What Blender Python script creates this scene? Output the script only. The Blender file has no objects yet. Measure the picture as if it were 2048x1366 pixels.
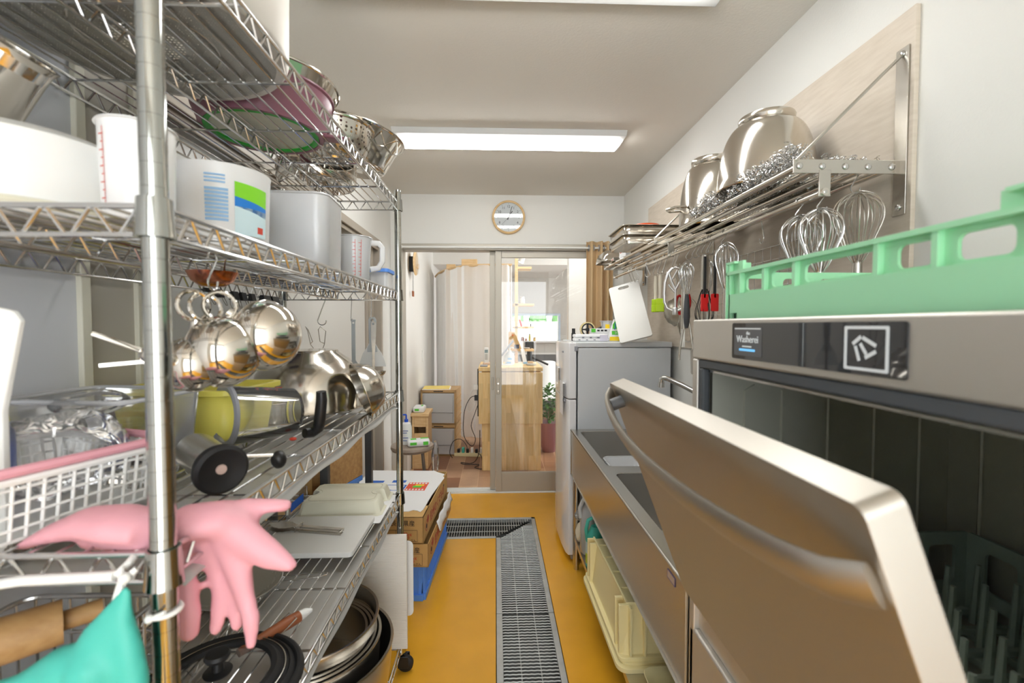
import bpy, bmesh, math, random
from math import pi, sin, cos, atan, radians as R, sqrt
from mathutils import Vector as V, Matrix as M, geometry as G
random.seed(7)
SC = bpy.context.scene
COL = SC.collection
# ------------------------------------------------------------------ camera, light, exposure
F = 910.0
cam = bpy.data.objects.new('camera', bpy.data.cameras.new('camera')); COL.objects.link(cam)
cam.location = (0, 0, 1.344)
cam.rotation_euler = (pi/2 - atan(31/F), 0, -atan(33/F))
cam.data.sensor_width = 36.0; cam.data.lens = F/2048*36; cam.data.clip_start = 0.02
cam.data.dof.use_dof = True; cam.data.dof.focus_distance = 2.2; cam.data.dof.aperture_fstop = 4.2
SC.camera = cam
SC.view_settings.view_transform = 'Standard'; SC.view_settings.look = 'None'
SC.view_settings.gamma = 1.0; SC.view_settings.use_curve_mapping = False
SC.view_settings.exposure = 0.75
W = bpy.data.worlds.new('World'); SC.world = W; W.use_nodes = True
W.node_tree.nodes['Background'].inputs[0].default_value = (0.93, 0.97, 1.0, 1)
W.node_tree.nodes['Background'].inputs[1].default_value = 3.7
LAMP_E = 15.5
SC.cycles.max_bounces = 10; SC.cycles.transparent_max_bounces = 24
SC.cycles.sample_clamp_indirect = 6.0
SC.cycles.caustics_reflective = False

# ------------------------------------------------------------------ materials
def S(r, g, b):
    f = lambda c: (c/255/12.92 if c/255 <= .04045 else ((c/255+.055)/1.055)**2.4)
    return (f(r), f(g), f(b), 1)
def mat(name, col, rough=.5, metal=0, bump=0, bscale=200, stretch=None, var=0, vscale=30, emit=None, es=0, coat=0, alpha=1, trans=0, sss=0, ior=1.45):
    m = bpy.data.materials.new(name); m.use_nodes = True
    nt = m.node_tree; b = nt.nodes['Principled BSDF']
    b.inputs['Base Color'].default_value = col; b.inputs['Roughness'].default_value = rough
    b.inputs['Metallic'].default_value = metal; b.inputs['Coat Weight'].default_value = coat
    b.inputs['Alpha'].default_value = alpha; b.inputs['Transmission Weight'].default_value = trans
    b.inputs['IOR'].default_value = ior
    if sss:
        b.inputs['Subsurface Weight'].default_value = sss; b.inputs['Subsurface Radius'].default_value = (.01, .006, .005)
    if emit:
        b.inputs['Emission Color'].default_value = emit; b.inputs['Emission Strength'].default_value = es
    if bump or var:
        tc = nt.nodes.new('ShaderNodeTexCoord'); mp = nt.nodes.new('ShaderNodeMapping')
        nt.links.new(tc.outputs['Object'], mp.inputs[0])
        if stretch: mp.inputs['Scale'].default_value = stretch
        if bump:
            n = nt.nodes.new('ShaderNodeTexNoise'); n.inputs['Scale'].default_value = bscale; n.inputs['Detail'].default_value = 3
            nt.links.new(mp.outputs[0], n.inputs['Vector'])
            bp = nt.nodes.new('ShaderNodeBump'); bp.inputs['Strength'].default_value = bump; bp.inputs['Distance'].default_value = .002
            nt.links.new(n.outputs['Fac'], bp.inputs['Height']); nt.links.new(bp.outputs[0], b.inputs['Normal'])
        if var:
            n2 = nt.nodes.new('ShaderNodeTexNoise'); n2.inputs['Scale'].default_value = vscale; n2.inputs['Detail'].default_value = 4
            nt.links.new(mp.outputs[0], n2.inputs['Vector'])
            cr = nt.nodes.new('ShaderNodeValToRGB')
            cr.color_ramp.elements[0].position = .3; cr.color_ramp.elements[1].position = .7
            cr.color_ramp.elements[0].color = tuple(c*(1-var) for c in col[:3])+(1,)
            cr.color_ramp.elements[1].color = tuple(min(1, c*(1+var)) for c in col[:3])+(1,)
            nt.links.new(n2.outputs['Fac'], cr.inputs[0]); nt.links.new(cr.outputs[0], b.inputs['Base Color'])
    return m
def clear(name, tint, amt, rough=.03, glow=0):
    """thin clear sheet: transparent, with a fresnel gloss and a little body colour"""
    m = bpy.data.materials.new(name); m.use_nodes = True; nt = m.node_tree; nt.nodes.clear()
    o = nt.nodes.new('ShaderNodeOutputMaterial'); t = nt.nodes.new('ShaderNodeBsdfTransparent')
    p = nt.nodes.new('ShaderNodeBsdfPrincipled'); p.inputs['Base Color'].default_value = tint; p.inputs['Roughness'].default_value = rough
    g = nt.nodes.new('ShaderNodeBsdfGlossy'); g.inputs['Roughness'].default_value = rough; g.inputs[0].default_value = (1, 1, 1, 1)
    a = nt.nodes.new('ShaderNodeMixShader'); a.inputs[0].default_value = amt; body = p
    if glow:    # share of light let through diffusely
        tl = nt.nodes.new('ShaderNodeBsdfTranslucent'); tl.inputs[0].default_value = tint; body = nt.nodes.new('ShaderNodeMixShader'); body.inputs[0].default_value = glow
        nt.links.new(p.outputs[0], body.inputs[1]); nt.links.new(tl.outputs[0], body.inputs[2])
    nt.links.new(t.outputs[0], a.inputs[1]); nt.links.new(body.outputs[0], a.inputs[2])
    fr = nt.nodes.new('ShaderNodeFresnel'); fr.inputs[0].default_value = 1.45
    c = nt.nodes.new('ShaderNodeMixShader'); nt.links.new(fr.outputs[0], c.inputs[0])
    nt.links.new(a.outputs[0], c.inputs[1]); nt.links.new(g.outputs[0], c.inputs[2])
    nt.links.new(c.outputs[0], o.inputs[0]); return m
def holes(name, col, scale, rad, rough=.3, kind='OBJ'):
    """perforated sheet metal: a square lattice of round see-through holes"""
    m = mat(name, col, rough, 1); nt = m.node_tree; b = nt.nodes['Principled BSDF']
    tc = nt.nodes.new('ShaderNodeTexCoord'); vo = nt.nodes.new('ShaderNodeTexVoronoi')
    vo.inputs['Scale'].default_value = scale; vo.inputs['Randomness'].default_value = 0.12
    nt.links.new(tc.outputs['Object'], vo.inputs['Vector'])
    mt = nt.nodes.new('ShaderNodeMath'); mt.operation = 'GREATER_THAN'; mt.inputs[1].default_value = rad
    nt.links.new(vo.outputs['Distance'], mt.inputs[0]); nt.links.new(mt.outputs[0], b.inputs['Alpha'])
    return m
def wood(name, c1, c2, scale=(2, 22, 22), block=None, rough=.45):
    m = mat(name, c1, rough); nt = m.node_tree; b = nt.nodes['Principled BSDF']
    tc = nt.nodes.new('ShaderNodeTexCoord'); mp = nt.nodes.new('ShaderNodeMapping'); mp.inputs['Scale'].default_value = scale
    nt.links.new(tc.outputs['Object'], mp.inputs[0])
    n = nt.nodes.new('ShaderNodeTexNoise'); n.inputs['Scale'].default_value = 3; n.inputs['Detail'].default_value = 6
    nt.links.new(mp.outputs[0], n.inputs[0])
    cr = nt.nodes.new('ShaderNodeValToRGB'); cr.color_ramp.elements[0].color = c2; cr.color_ramp.elements[1].color = c1
    cr.color_ramp.elements[0].position = .3; cr.color_ramp.elements[1].position = .65
    nt.links.new(n.outputs['Fac'], cr.inputs[0])
    if block:   # finger-jointed boards: brick cells of slightly different tone
        sp = nt.nodes.new('ShaderNodeSeparateXYZ'); mp2 = nt.nodes.new('ShaderNodeCombineXYZ'); nt.links.new(tc.outputs['Object'], sp.inputs[0])
        nt.links.new(sp.outputs['Z'], mp2.inputs['X']); nt.links.new(sp.outputs['X'], mp2.inputs['Y'])
        br = nt.nodes.new('ShaderNodeTexBrick'); br.inputs['Scale'].default_value = 4; br.inputs['Mortar Size'].default_value = 0
        br.inputs['Brick Width'].default_value = 1.1; br.inputs['Row Height'].default_value = .17
        br.inputs['Color1'].default_value = (.78, .74, .66, 1); br.inputs['Color2'].default_value = (1.08, 1.07, 1.05, 1); br.inputs['Bias'].default_value = .2
        nt.links.new(mp2.outputs[0], br.inputs[0])
        mx = nt.nodes.new('ShaderNodeMix'); mx.data_type = 'RGBA'; mx.blend_type = 'MULTIPLY'; mx.inputs[0].default_value = 1
        nt.links.new(cr.outputs[0], mx.inputs[6]); nt.links.new(br.outputs[0], mx.inputs[7]); nt.links.new(mx.outputs[2], b.inputs['Base Color'])
    else: nt.links.new(cr.outputs[0], b.inputs['Base Color'])
    return m
WALL = mat('wall_paint', S(229, 228, 223), .75, bump=.25, bscale=160)
WALLG = mat('wall_grey_panel', S(214, 215, 218), .6)
CEIL = mat('ceiling_paper', S(232, 227, 218), .8, bump=.35, bscale=110)
YEL = mat('yellow_floor_coating', S(230, 168, 44), .25, bump=.25, bscale=18, var=.05, vscale=5)
DOORM = mat('door_steel', S(186, 181, 172), .40, 1, bump=.04, bscale=260, stretch=(1, 1, 40))
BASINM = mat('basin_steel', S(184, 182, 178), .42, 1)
BOARDM = mat('corrugated_plastic', S(236, 231, 222), .5)
STEEL = mat('stainless_brushed', S(198, 194, 186), .27, 1, bump=.05, bscale=300, stretch=(1, 40, 1))
SATIN = mat('stainless_satin', S(214, 210, 203), .46, .9, bump=.05, bscale=260, stretch=(1, 1, 40))
MIRROR = mat('stainless_polished', S(214, 209, 200), .09, 1)
BOWLM = mat('stainless_bowl', S(206, 200, 190), .16, 1, bump=.04, bscale=120)
CHROME = mat('chrome_wire', S(206, 206, 205), .2, 1)
POSTM = mat('chrome_post', S(176, 178, 174), .1, 1)
DKSTEEL = mat('chamber_steel', S(214, 214, 200), .5, .6)
ALU = mat('aluminium_frame', S(178, 172, 160), .45, .35)
ALUW = mat('white_aluminium', S(225, 224, 220), .4)
CAST = mat('cast_aluminium', S(222, 222, 222), .3, .85)
WHITE = mat('white_plastic', S(236, 236, 232), .35)
WHITEB = mat('white_board_plastic', S(230, 229, 224), .45, bump=.08, bscale=300)
FRIDGE = mat('fridge_enamel', S(214, 217, 220), .28)
FRIDGED = mat('fridge_door_gloss', S(236, 236, 238), .12, coat=.4)
BLACK = mat('black_plastic', S(30, 30, 31), .35)
RUBBER = mat('black_rubber', S(24, 24, 25), .6)
GREY = mat('grey_plastic', S(150, 152, 158), .4)
LGREY = mat('pale_grey_nylon', S(190, 194, 194), .4)
GREEN = mat('green_rack_plastic', S(172, 234, 190), .4, sss=.15)
PINK = mat('pink_rubber', S(226, 162, 172), .5, bump=.12, bscale=60)
TURQ = mat('turquoise_rubber', S(74, 184, 168), .5, bump=.12, bscale=60)
CREAM = mat('cream_plastic', S(240, 227, 172), .4)
BEIGE = mat('beige_plastic', S(222, 219, 198), .4)
YELP = mat('yellow_plastic', S(238, 226, 106), .35, sss=.1)
BLUE = mat('blue_crate_plastic', S(92, 148, 236), .4)
LIME = mat('lime_silicone', S(196, 236, 12), .4)
RED = mat('red_silicone', S(214, 34, 34), .4)
MAUVE = mat('mauve_plastic', S(140, 92, 106), .35)
GRN = mat('green_plastic', S(52, 176, 58), .4)
CARD = mat('cardboard', S(204, 164, 104), .8, var=.06, vscale=14)
CARDW = mat('white_card', S(238, 238, 238), .6)
PLY = wood('pale_plywood', S(216, 204, 188), S(206, 193, 176), (1, 4, 30))
PINE = wood('laminated_pine', S(244, 214, 158), S(234, 196, 132), (24, 24, 2), (0, pi/2, pi/2))
PINE2 = wood('pine_board', S(236, 204, 156), S(220, 182, 128), (4, 20, 20))
TANW = wood('tan_wood', S(200, 160, 108), S(176, 134, 84), (3, 20, 20))
BRNW = wood('brown_wood', S(160, 96, 60), S(128, 70, 40), (3, 30, 30))
CLOTH = mat('tan_curtain_cloth', S(214, 184, 142), .85, bump=.3, bscale=500)
FROST = clear('frosted_plastic', S(246, 248, 250), .58, .25, .12)
MILK = clear('milky_plastic', S(248, 249, 249), .95, .35, .1)
CLR = clear('clear_plastic', S(235, 238, 240), .05, .05)
BAG = clear('clear_bag', S(240, 241, 241), .16, .08)
GLASS = clear('window_glass', S(225, 232, 230), .03, .0)
SHEER = clear('sheer_cloth', S(250, 244, 236), .86, .95, .45)
LINER = clear('liner_sheet', S(236, 235, 229), .84, .3, .35)
DISP = mat('black_glass', S(46, 48, 52), .04, coat=1)
INK = mat('black_print', S(40, 40, 42), .6); REDP = mat('red_print', S(206, 70, 50), .6); BLUP = mat('blue_print', S(46, 104, 200), .6)
GRNP = mat('green_print', S(90, 200, 60), .6); YELPR = mat('yellow_print', S(250, 214, 40), .6); LBL = mat('light_blue_print', S(150, 192, 230), .5)
ICON = mat('pale_icon_print', S(200, 206, 206), .5, emit=(1, 1, 1, 1), es=.12); LCD = mat('blue_screen_bar', S(90, 170, 220), .5, emit=S(120, 190, 240), es=.5)
LIT = mat('lit_diffuser', (.8, .8, .8, 1), .5, emit=(1.0, 1.0, .98, 1), es=LAMP_E)
LEAF = mat('leaf_green', S(74, 122, 58), .5, var=.3, vscale=20)
DARKW = mat('dark_wainscot', S(104, 104, 104), .6)
PERF = holes('perforated_steel', S(178, 176, 170), 210, .26, .45)
PERFB = holes('perforated_colander', S(200, 196, 188), 95, .34, .2)

# ------------------------------------------------------------------ mesh helpers
class MB:
    def __init__(s): s.v = []; s.f = []
    def add(s, vs, fs, X=None):
        n = len(s.v); s.v += [(X @ V(p) if X else V(p)) for p in vs]; s.f += [[i+n for i in f] for f in fs]; return s
    def box(s, x0, x1, y0, y1, z0, z1, X=None):
        return s.add([(x0,y0,z0),(x1,y0,z0),(x1,y1,z0),(x0,y1,z0),(x0,y0,z1),(x1,y0,z1),(x1,y1,z1),(x0,y1,z1)],
                     [(0,3,2,1),(4,5,6,7),(0,1,5,4),(1,2,6,5),(2,3,7,6),(3,0,4,7)], X)
    def tube(s, pts, r, n=8, closed=False, X=None, flat=1.0, cap=True, up=None):
        pts = [V(p) for p in pts]; k = len(pts); rs = r if isinstance(r, (list, tuple)) else [r]*k
        tans = []
        for i in range(k):
            a = pts[(i-1) % k] if (closed or i > 0) else pts[i]; b = pts[(i+1) % k] if (closed or i < k-1) else pts[i]
            t = b-a; tans.append(t.normalized() if t.length > 1e-9 else V((0,0,1)))
        t0 = tans[0]; u = V(up) if up else (V((0,0,1)) if abs(t0.z) < .9 else V((1,0,0))); u = (u-t0*u.dot(t0)).normalized()
        vs = []
        for i in range(k):
            t = tans[i]; u = u-t*u.dot(t)
            if u.length < 1e-6: u = t.orthogonal()
            u.normalize(); w = t.cross(u)
            for j in range(n):
                a = 2*pi*j/n; vs.append(pts[i]+u*(rs[i]*cos(a))+w*(rs[i]*flat*sin(a)))
        fs = []
        for i in range(k if closed else k-1):
            for j in range(n):
                a = i*n+j; b = i*n+(j+1) % n; c = ((i+1) % k)*n+(j+1) % n; d = ((i+1) % k)*n+j; fs.append((a,b,c,d))
        if not closed and cap: fs.append(tuple(range(n-1,-1,-1))); fs.append(tuple((k-1)*n+j for j in range(n)))
        return s.add(vs, fs, X)
    def cyl(s, p, q, r, n=12, r1=None, X=None): return s.tube([p, q], [r, r if r1 is None else r1], n, X=X)
    def lathe(s, prof, n=32, o=(0,0,0), X=None, a0=0, a1=2*pi):
        full = abs(a1-a0-2*pi) < 1e-6; m = n if full else n+1; vs = []; fs = []
        for (r, z) in prof:
            for j in range(m):
                a = a0+(a1-a0)*j/n; vs.append((o[0]+r*cos(a), o[1]+r*sin(a), o[2]+z))
        for i in range(len(prof)-1):
            for j in range(n):
                k = (j+1) % m
                a, b, c, d = i*m+j, i*m+k, (i+1)*m+k, (i+1)*m+j
                if prof[i][0] < 1e-7: fs.append((a, c, d))
                elif prof[i+1][0] < 1e-7: fs.append((a, b, d))
                else: fs.append((a, b, c, d))
        return s.add(vs, fs, X)
    def ball(s, c, r, n=16, X=None):
        rx, ry, rz = r if isinstance(r, (list, tuple)) else (r, r, r); k = n//2; vs = []; fs = []
        for i in range(k+1):
            for j in range(n):
                a = pi*i/k; b = 2*pi*j/n; vs.append((c[0]+rx*sin(a)*cos(b), c[1]+ry*sin(a)*sin(b), c[2]-rz*cos(a)))
        for i in range(k):
            for j in range(n): fs.append((i*n+j, i*n+(j+1) % n, (i+1)*n+(j+1) % n, (i+1)*n+j))
        return s.add(vs, fs, X)
    def plate(s, outer, hol=(), z0=0, z1=.01, X=None):
        loops = [list(outer)]+[list(h) for h in hol]; flat = [p for l in loops for p in l]; n = len(flat)
        tri = G.tessellate_polygon([[V((p[0], p[1], 0)) for p in l] for l in loops])
        vs = [(p[0], p[1], z0) for p in flat]+[(p[0], p[1], z1) for p in flat]
        fs = [tuple(t) for t in tri]+[tuple(n+i for i in reversed(t)) for t in tri]; o = 0
        for l in loops:
            k = len(l)
            for i in range(k): a, b = o+i, o+(i+1) % k; fs.append((a, b, n+b, n+a))
            o += k
        return s.add(vs, fs, X)
    def grid(s, fn, nu, nv, X=None):
        vs = [fn(i/nu, j/nv) for j in range(nv+1) for i in range(nu+1)]
        return s.add(vs, [(j*(nu+1)+i, j*(nu+1)+i+1, (j+1)*(nu+1)+i+1, (j+1)*(nu+1)+i) for j in range(nv) for i in range(nu)], X)
def rr(x0, x1, y0, y1, r, n=5):
    o = []
    for cx, cy, a in ((x1-r, y1-r, 0), (x0+r, y1-r, pi/2), (x0+r, y0+r, pi), (x1-r, y0+r, 1.5*pi)):
        for i in range(n+1): t = a+pi/2*i/n; o.append((cx+r*cos(t), cy+r*sin(t)))
    return o
def circ(cx, cy, r, n=20): return [(cx+r*cos(2*pi*i/n), cy+r*sin(2*pi*i/n)) for i in range(n)]
def frame(o, x, y):
    """matrix whose local x,y axes run along x,y from origin o"""
    x = V(x).normalized(); y = V(y); z = x.cross(y).normalized(); y = z.cross(x)
    m = M((x, y, z)).transposed().to_4x4(); m.translation = V(o); return m
def arc(c, r, a0, a1, n, ax=(1,0,0), ay=(0,0,1)):
    return [V(c)+V(ax)*r*cos(a0+(a1-a0)*i/n)+V(ay)*r*sin(a0+(a1-a0)*i/n) for i in range(n+1)]
WM = {}
def mkobj(name, mb, m, sm=True, ang=38, fix=True):
    me = bpy.data.meshes.new(name); me.from_pydata([tuple(v) for v in mb.v], [], mb.f); me.update()
    b = bmesh.new(); b.from_mesh(me)
    bmesh.ops.remove_doubles(b, verts=b.verts, dist=1e-6)
    if fix: bmesh.ops.recalc_face_normals(b, faces=b.faces)
    b.to_mesh(me); b.free()
    if sm: me.shade_smooth(); me.set_sharp_from_angle(angle=R(ang))
    me.materials.append(m); o = bpy.data.objects.new(name, me); COL.objects.link(o); return o
def mods(o, bevel=0, solid=0, sub=0, seg=2, off=0):
    if solid: d = o.modifiers.new('solid', 'SOLIDIFY'); d.thickness = solid; d.offset = off
    if bevel: d = o.modifiers.new('bevel', 'BEVEL'); d.width = bevel; d.segments = seg; d.limit_method = 'ANGLE'; d.angle_limit = R(40); d.harden_normals = False
    if sub: d = o.modifiers.new('sub', 'SUBSURF'); d.levels = sub; d.render_levels = sub
    return o
def props(o, label=None, cat=None, group=None, kind=None):
    for k, v in (('label', label), ('category', cat), ('group', group), ('kind', kind)):
        if v: o[k] = v
    return o
def thing(name, label, cat, loc, rz=0, group=None):
    o = bpy.data.objects.new(name, None); COL.objects.link(o); o.empty_display_size = .05
    o.location = loc; o.rotation_euler = (0, 0, rz); WM[o] = M.Translation(V(loc)) @ M.Rotation(rz, 4, 'Z')
    return props(o, label, cat, group)
def part(name, mb, m, par, w=False, label=None, sm=True, bevel=0, solid=0, sub=0, ang=38, kind=None, seg=2, fix=True):
    """a mesh under par; w=True: mb is in world coordinates"""
    if w:
        inv = WM[par].inverted(); mb.v = [inv @ p for p in mb.v]
    o = mkobj(name, mb, m, sm, ang, fix); o.parent = par; WM[o] = WM[par]
    mods(o, bevel, solid, sub, seg); return props(o, label, kind=kind)
def solo(name, mb, m, label, cat, group=None, kind=None, w=True, loc=None, sm=True, bevel=0, solid=0, sub=0, ang=38, seg=2, fix=True):
    """a thing that is one mesh, given in world coordinates; its origin goes to its base"""
    if loc is None:
        xs = [p.x for p in mb.v]; ys = [p.y for p in mb.v]; zs = [p.z for p in mb.v]
        loc = ((min(xs)+max(xs))/2, (min(ys)+max(ys))/2, min(zs))
    L = V(loc); mb.v = [p-L for p in mb.v]; o = mkobj(name, mb, m, sm, ang, fix); o.location = L; WM[o] = M.Translation(L)
    mods(o, bevel, solid, sub, seg); return props(o, label, cat, group, kind)
def struct(name, mb, m, par=None, bevel=0, sm=False):
    o = mkobj(name, mb, m, sm); mods(o, bevel); WM[o] = M()
    if par: o.parent = par
    else: o['kind'] = 'structure'
    return o
def dup(root, loc, rz=0, label=None, group=None):
    c = root.copy(); COL.objects.link(c); c.location = loc; c.rotation_euler = (0, 0, rz)
    WM[c] = M.Translation(V(loc)) @ M.Rotation(rz, 4, 'Z')
    if label: c['label'] = label
    if group: c['group'] = group
    for ch in list(root.children):
        d = ch.copy(); COL.objects.link(d); d.parent = c
        for g in list(ch.children): e = g.copy(); COL.objects.link(e); e.parent = d
    return c
def text_mb(s, size, X, align='CENTER', depth=.0004, sx=1.0):
    c = bpy.data.curves.new('t', 'FONT'); c.body = s; c.size = size; c.align_x = align; c.align_y = 'CENTER'; c.extrude = depth
    c.resolution_u = 3
    o = bpy.data.objects.new('t', c); COL.objects.link(o)
    dg = bpy.context.evaluated_depsgraph_get(); me = bpy.data.meshes.new_from_object(o.evaluated_get(dg))
    mb = MB(); mb.add([V((v.co.x*sx, v.co.y, v.co.z)) for v in me.vertices], [list(p.vertices) for p in me.polygons], X)
    bpy.data.objects.remove(o); bpy.data.curves.remove(c); bpy.data.meshes.remove(me); return mb
def blob(name, tubes, m, label, cat, group=None, vox=.0045, loc=None, par=None):
    """several rounded tubes fused into one soft continuous skin"""
    mb = MB()
    for pts, rs, fl, up in tubes:
        mb.tube(pts, rs, 12, flat=fl, up=up)
        mb.ball(pts[0], (rs[0]*.95,)*3, 10); mb.ball(pts[-1], (rs[-1]*.95,)*3, 10)
    o = solo(name, mb, m, label, cat, group, fix=False) if par is None else part(name, mb, m, par, True, fix=False)
    d = o.modifiers.new('remesh', 'REMESH'); d.mode = 'VOXEL'; d.voxel_size = vox; d.use_smooth_shade = True
    d = o.modifiers.new('smooth', 'SMOOTH'); d.iterations = 8; d.factor = .5
    return o
def hook(p, h, r=.0016, ang=0, s=.011):
    """S hook hanging at rail point p, total drop h, in the vertical plane at angle ang"""
    ax = V((cos(ang), sin(ang), 0)); z = V((0,0,1)); p = V(p)
    pts = arc(p, s, pi*1.05, -.1, 8, ax, z)
    q = p-z*(h-s*1.2)
    pts += arc(q, s*1.1, pi*.95, pi*2.05, 8, ax, z)
    return MB().tube(pts, r, 6)

def tubwall(o0, o1, h, th):
    m = MB(); n = len(o0); m.v = [V((x, y, 0)) for x, y in o0]+[V((x, y, h)) for x, y in o1]
    m.f = [[j, (j+1) % n, n+(j+1) % n, n+j] for j in range(n)]+[list(range(n-1, -1, -1))]; return m
# ================================================================== THE SETTING
XL, XR, YB, ZC, YF = -.82, 1.022, 3.62, 2.375, -1.5
struct('floor', MB().plate([(XL-.15, YF), (XR+.15, YF), (XR+.15, YB+.02), (XL-.15, YB+.02)],
       [[(0, -1.2), (.275, -1.2), (.275, 3.15), (-.80, 3.15), (-.80, 2.84), (0, 2.84)]], -.012, 0), YEL)
tr = MB()      # the drain trench under the gratings
for a in ((-.81, .285, -1.21, 3.16, -.13, -.12), (-.81, -.80, 2.83, 3.16, -.12, -.012), (.275, .285, -1.21, 3.16, -.12, -.012), (-.81, .285, 3.15, 3.16, -.12, -.012),
          (-.80, 0, 2.83, 2.84, -.12, -.012), (-.01, 0, -1.21, 2.84, -.12, -.012), (0, .28, -1.21, -1.2, -.12, -.012)): tr.box(*a)
o = struct('floor_drain', tr, mat('trench_concrete', S(96, 98, 96), .8))
struct('ceiling', MB().box(XL-.15, XR+.15, YF-.1, YB+.12, ZC, ZC+.1), CEIL)
struct('wall_right', MB().box(XR, XR+.12, YF, YB+.12, -.02, ZC), WALL)
wl = MB(); wl.box(XL-.12, XL, YF, YB+.12, 1.94, ZC); wl.box(XL-.12, XL, YF, 1.10, -.02, 1.94); wl.box(XL-.12, XL, 3.29, YB+.12, -.02, 1.94)
struct('wall_left', wl, WALL)
wb = MB(); wb.box(XL, XR, YB, YB+.12, 1.985, ZC); wb.box(XL, -.745, YB, YB+.12, 0, 1.985); wb.box(.83, XR, YB, YB+.12, 0, 1.985)
struct('wall_back', wb, WALL)
wr = MB(); wr.box(XL-.12, -.45, YF-.1, YF, -.02, ZC); wr.box(.98, XR+.12, YF-.1, YF, -.02, ZC); wr.box(-.45, .98, YF-.1, YF, 2.2, ZC); wr.box(-.45, .98, YF-.1, YF, -.02, .2)  # opening behind the camera, shaped to let fill light into the kitchen
struct('wall_rear', wr, WALL)
# left wall: grey panel, trims, a white sliding door in a brown-grey frame
struct('wall_left_panel', MB().box(XL, XL+.012, -1.2, .91, 0, ZC-.002), WALLG)
struct('trim_1', MB().box(XL, XL+.022, .91, .932, 0, ZC-.002).box(XL, XL+.018, 1.055, 1.095, 0, 1.96), mat('trim_cream', S(222, 218, 200), .5), bevel=.002)
struct('trim_2', MB().box(XL, XL+.008, .932, 1.055, 0, ZC-.002), mat('trim_beige', S(196, 190, 178), .55))
FRB = mat('door_frame_taupe', S(176, 166, 152), .45)
ft = MB(); ft.box(XL-.11, XL+.012, 1.09, 3.30, 1.90, 1.945); ft.box(XL-.11, XL+.012, 3.262, 3.30, -.01, 1.90); ft.box(XL-.11, XL+.004, 1.095, 1.12, -.01, 1.90)
for y0 in (3.045, 3.11, 3.18): ft.box(XL-.10, XL-.03, y0, y0+.04, 0, 1.90)
ft.box(XL-.012, XL-.004, 1.12, 3.262, 1.875, 1.90); ft.box(XL-.11, XL-.09, 1.12, 3.262, 0, 1.90)
struct('trim_3', ft, FRB, bevel=.003)
dl = struct('door_1', MB().box(XL-.072, XL-.04, 1.12, 3.035, 0.01, 1.895), mat('door_white', S(228, 227, 222), .5), bevel=.003)
# back wall: sliding glass door in an aluminium frame
fr = MB(); fr.box(-.75, .84, YB-.012, YB+.125, 1.955, 1.99); fr.box(-.75, .84, YB-.004, YB+.11, 1.94, 1.956)
fr.box(-.752, -.728, YB-.012, YB+.125, 0, 1.96); fr.box(.81, .84, YB-.012, YB+.125, 0, 1.96)
struct('trim_4', fr, ALU, bevel=.003)
sl = MB(); sl.box(-.745, .83, YB-.004, YB+.125, -.012, .004)
for q in (.005, .035, .068, .1): sl.box(-.745, .83, YB+q, YB+q+.006, .004, .011)
struct('trim_5', sl, ALUW)
dg_ = MB(); dg_.box(0, .048, YB+.002, YB+.036, .012, 1.938); dg_.box(.77, .81, YB+.002, YB+.036, .012, 1.938)
dg_.box(.048, .77, YB+.006, YB+.032, .012, .165); dg_.box(.048, .77, YB+.006, YB+.032, 1.885, 1.938); dg_.box(-.045, -.002, YB+.045, YB+.08, .012, 1.938)
d2 = struct('door_2', dg_, ALU, bevel=.0025)
struct('door_glass', MB().box(.046, .772, YB+.017, YB+.022, .163, 1.887), GLASS, d2)
struct('door_pull', MB().box(.008, .034, YB-.002, YB+.003, .80, .93).box(-.03, -.015, YB+.041, YB+.046, .83, .93), mat('pull_grey', S(150, 142, 128), .4, .8), d2, bevel=.002)
struct('door_lock', MB().cyl((.021, YB-.006, .885), (.021, YB, .885), .007).cyl((.021, YB-.004, .825), (.021, YB, .825), .004), STEEL, d2)
# ------------------------------------------------------------------ next room
WN = mat('next_room_paint', S(228, 226, 221), .75); GWN = mat('next_room_grey_wall', S(196, 192, 184), .8)
FT = mat('wood_tile_floor', S(150, 104, 76), .4); nt = FT.node_tree
tc = nt.nodes.new('ShaderNodeTexCoord'); mp = nt.nodes.new('ShaderNodeMapping'); mp.inputs['Rotation'].default_value = (0, 0, R(90))
br = nt.nodes.new('ShaderNodeTexBrick'); br.inputs['Scale'].default_value = 1; br.inputs['Brick Width'].default_value = .45; br.inputs['Row Height'].default_value = .155
br.inputs['Mortar Size'].default_value = .003; br.inputs['Color1'].default_value = S(128, 82, 56); br.inputs['Color2'].default_value = S(196, 160, 128); br.inputs['Mortar'].default_value = S(196, 160, 130)
n1 = nt.nodes.new('ShaderNodeTexNoise'); n1.inputs['Scale'].default_value = 14; n1.inputs['Detail'].default_value = 5
mx = nt.nodes.new('ShaderNodeMix'); mx.data_type = 'RGBA'; mx.blend_type = 'OVERLAY'; mx.inputs[0].default_value = .45
nt.links.new(tc.outputs['Object'], mp.inputs[0]); nt.links.new(mp.outputs[0], br.inputs[0]); nt.links.new(br.outputs[0], mx.inputs[6]); nt.links.new(n1.outputs['Fac'], mx.inputs[7])
nt.links.new(mx.outputs[2], nt.nodes['Principled BSDF'].inputs['Base Color'])
Y0, Y1, XN, XM, ZN = YB+.12, 7.5, -.80, 2.6, 2.44
struct('floor_next_room', MB().box(XN-.1, XM+.1, YB+.02, Y1+.1, -.03, -.012), FT)
struct('ceiling_next_room', MB().box(XN-.1, XM+.1, Y0, Y1+.1, ZN, ZN+.1), WN)
struct('wall_next_room_left', MB().box(XN-.1, XN, Y0, Y1, -.02, ZN), WN)
struct('wall_next_room_front', MB().box(XN-.1, XM, Y0-.11, Y0, ZC+.1, ZN).box(XR+.12, XM, Y0-.02, Y0+.05, 0, ZN), WN)
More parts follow.
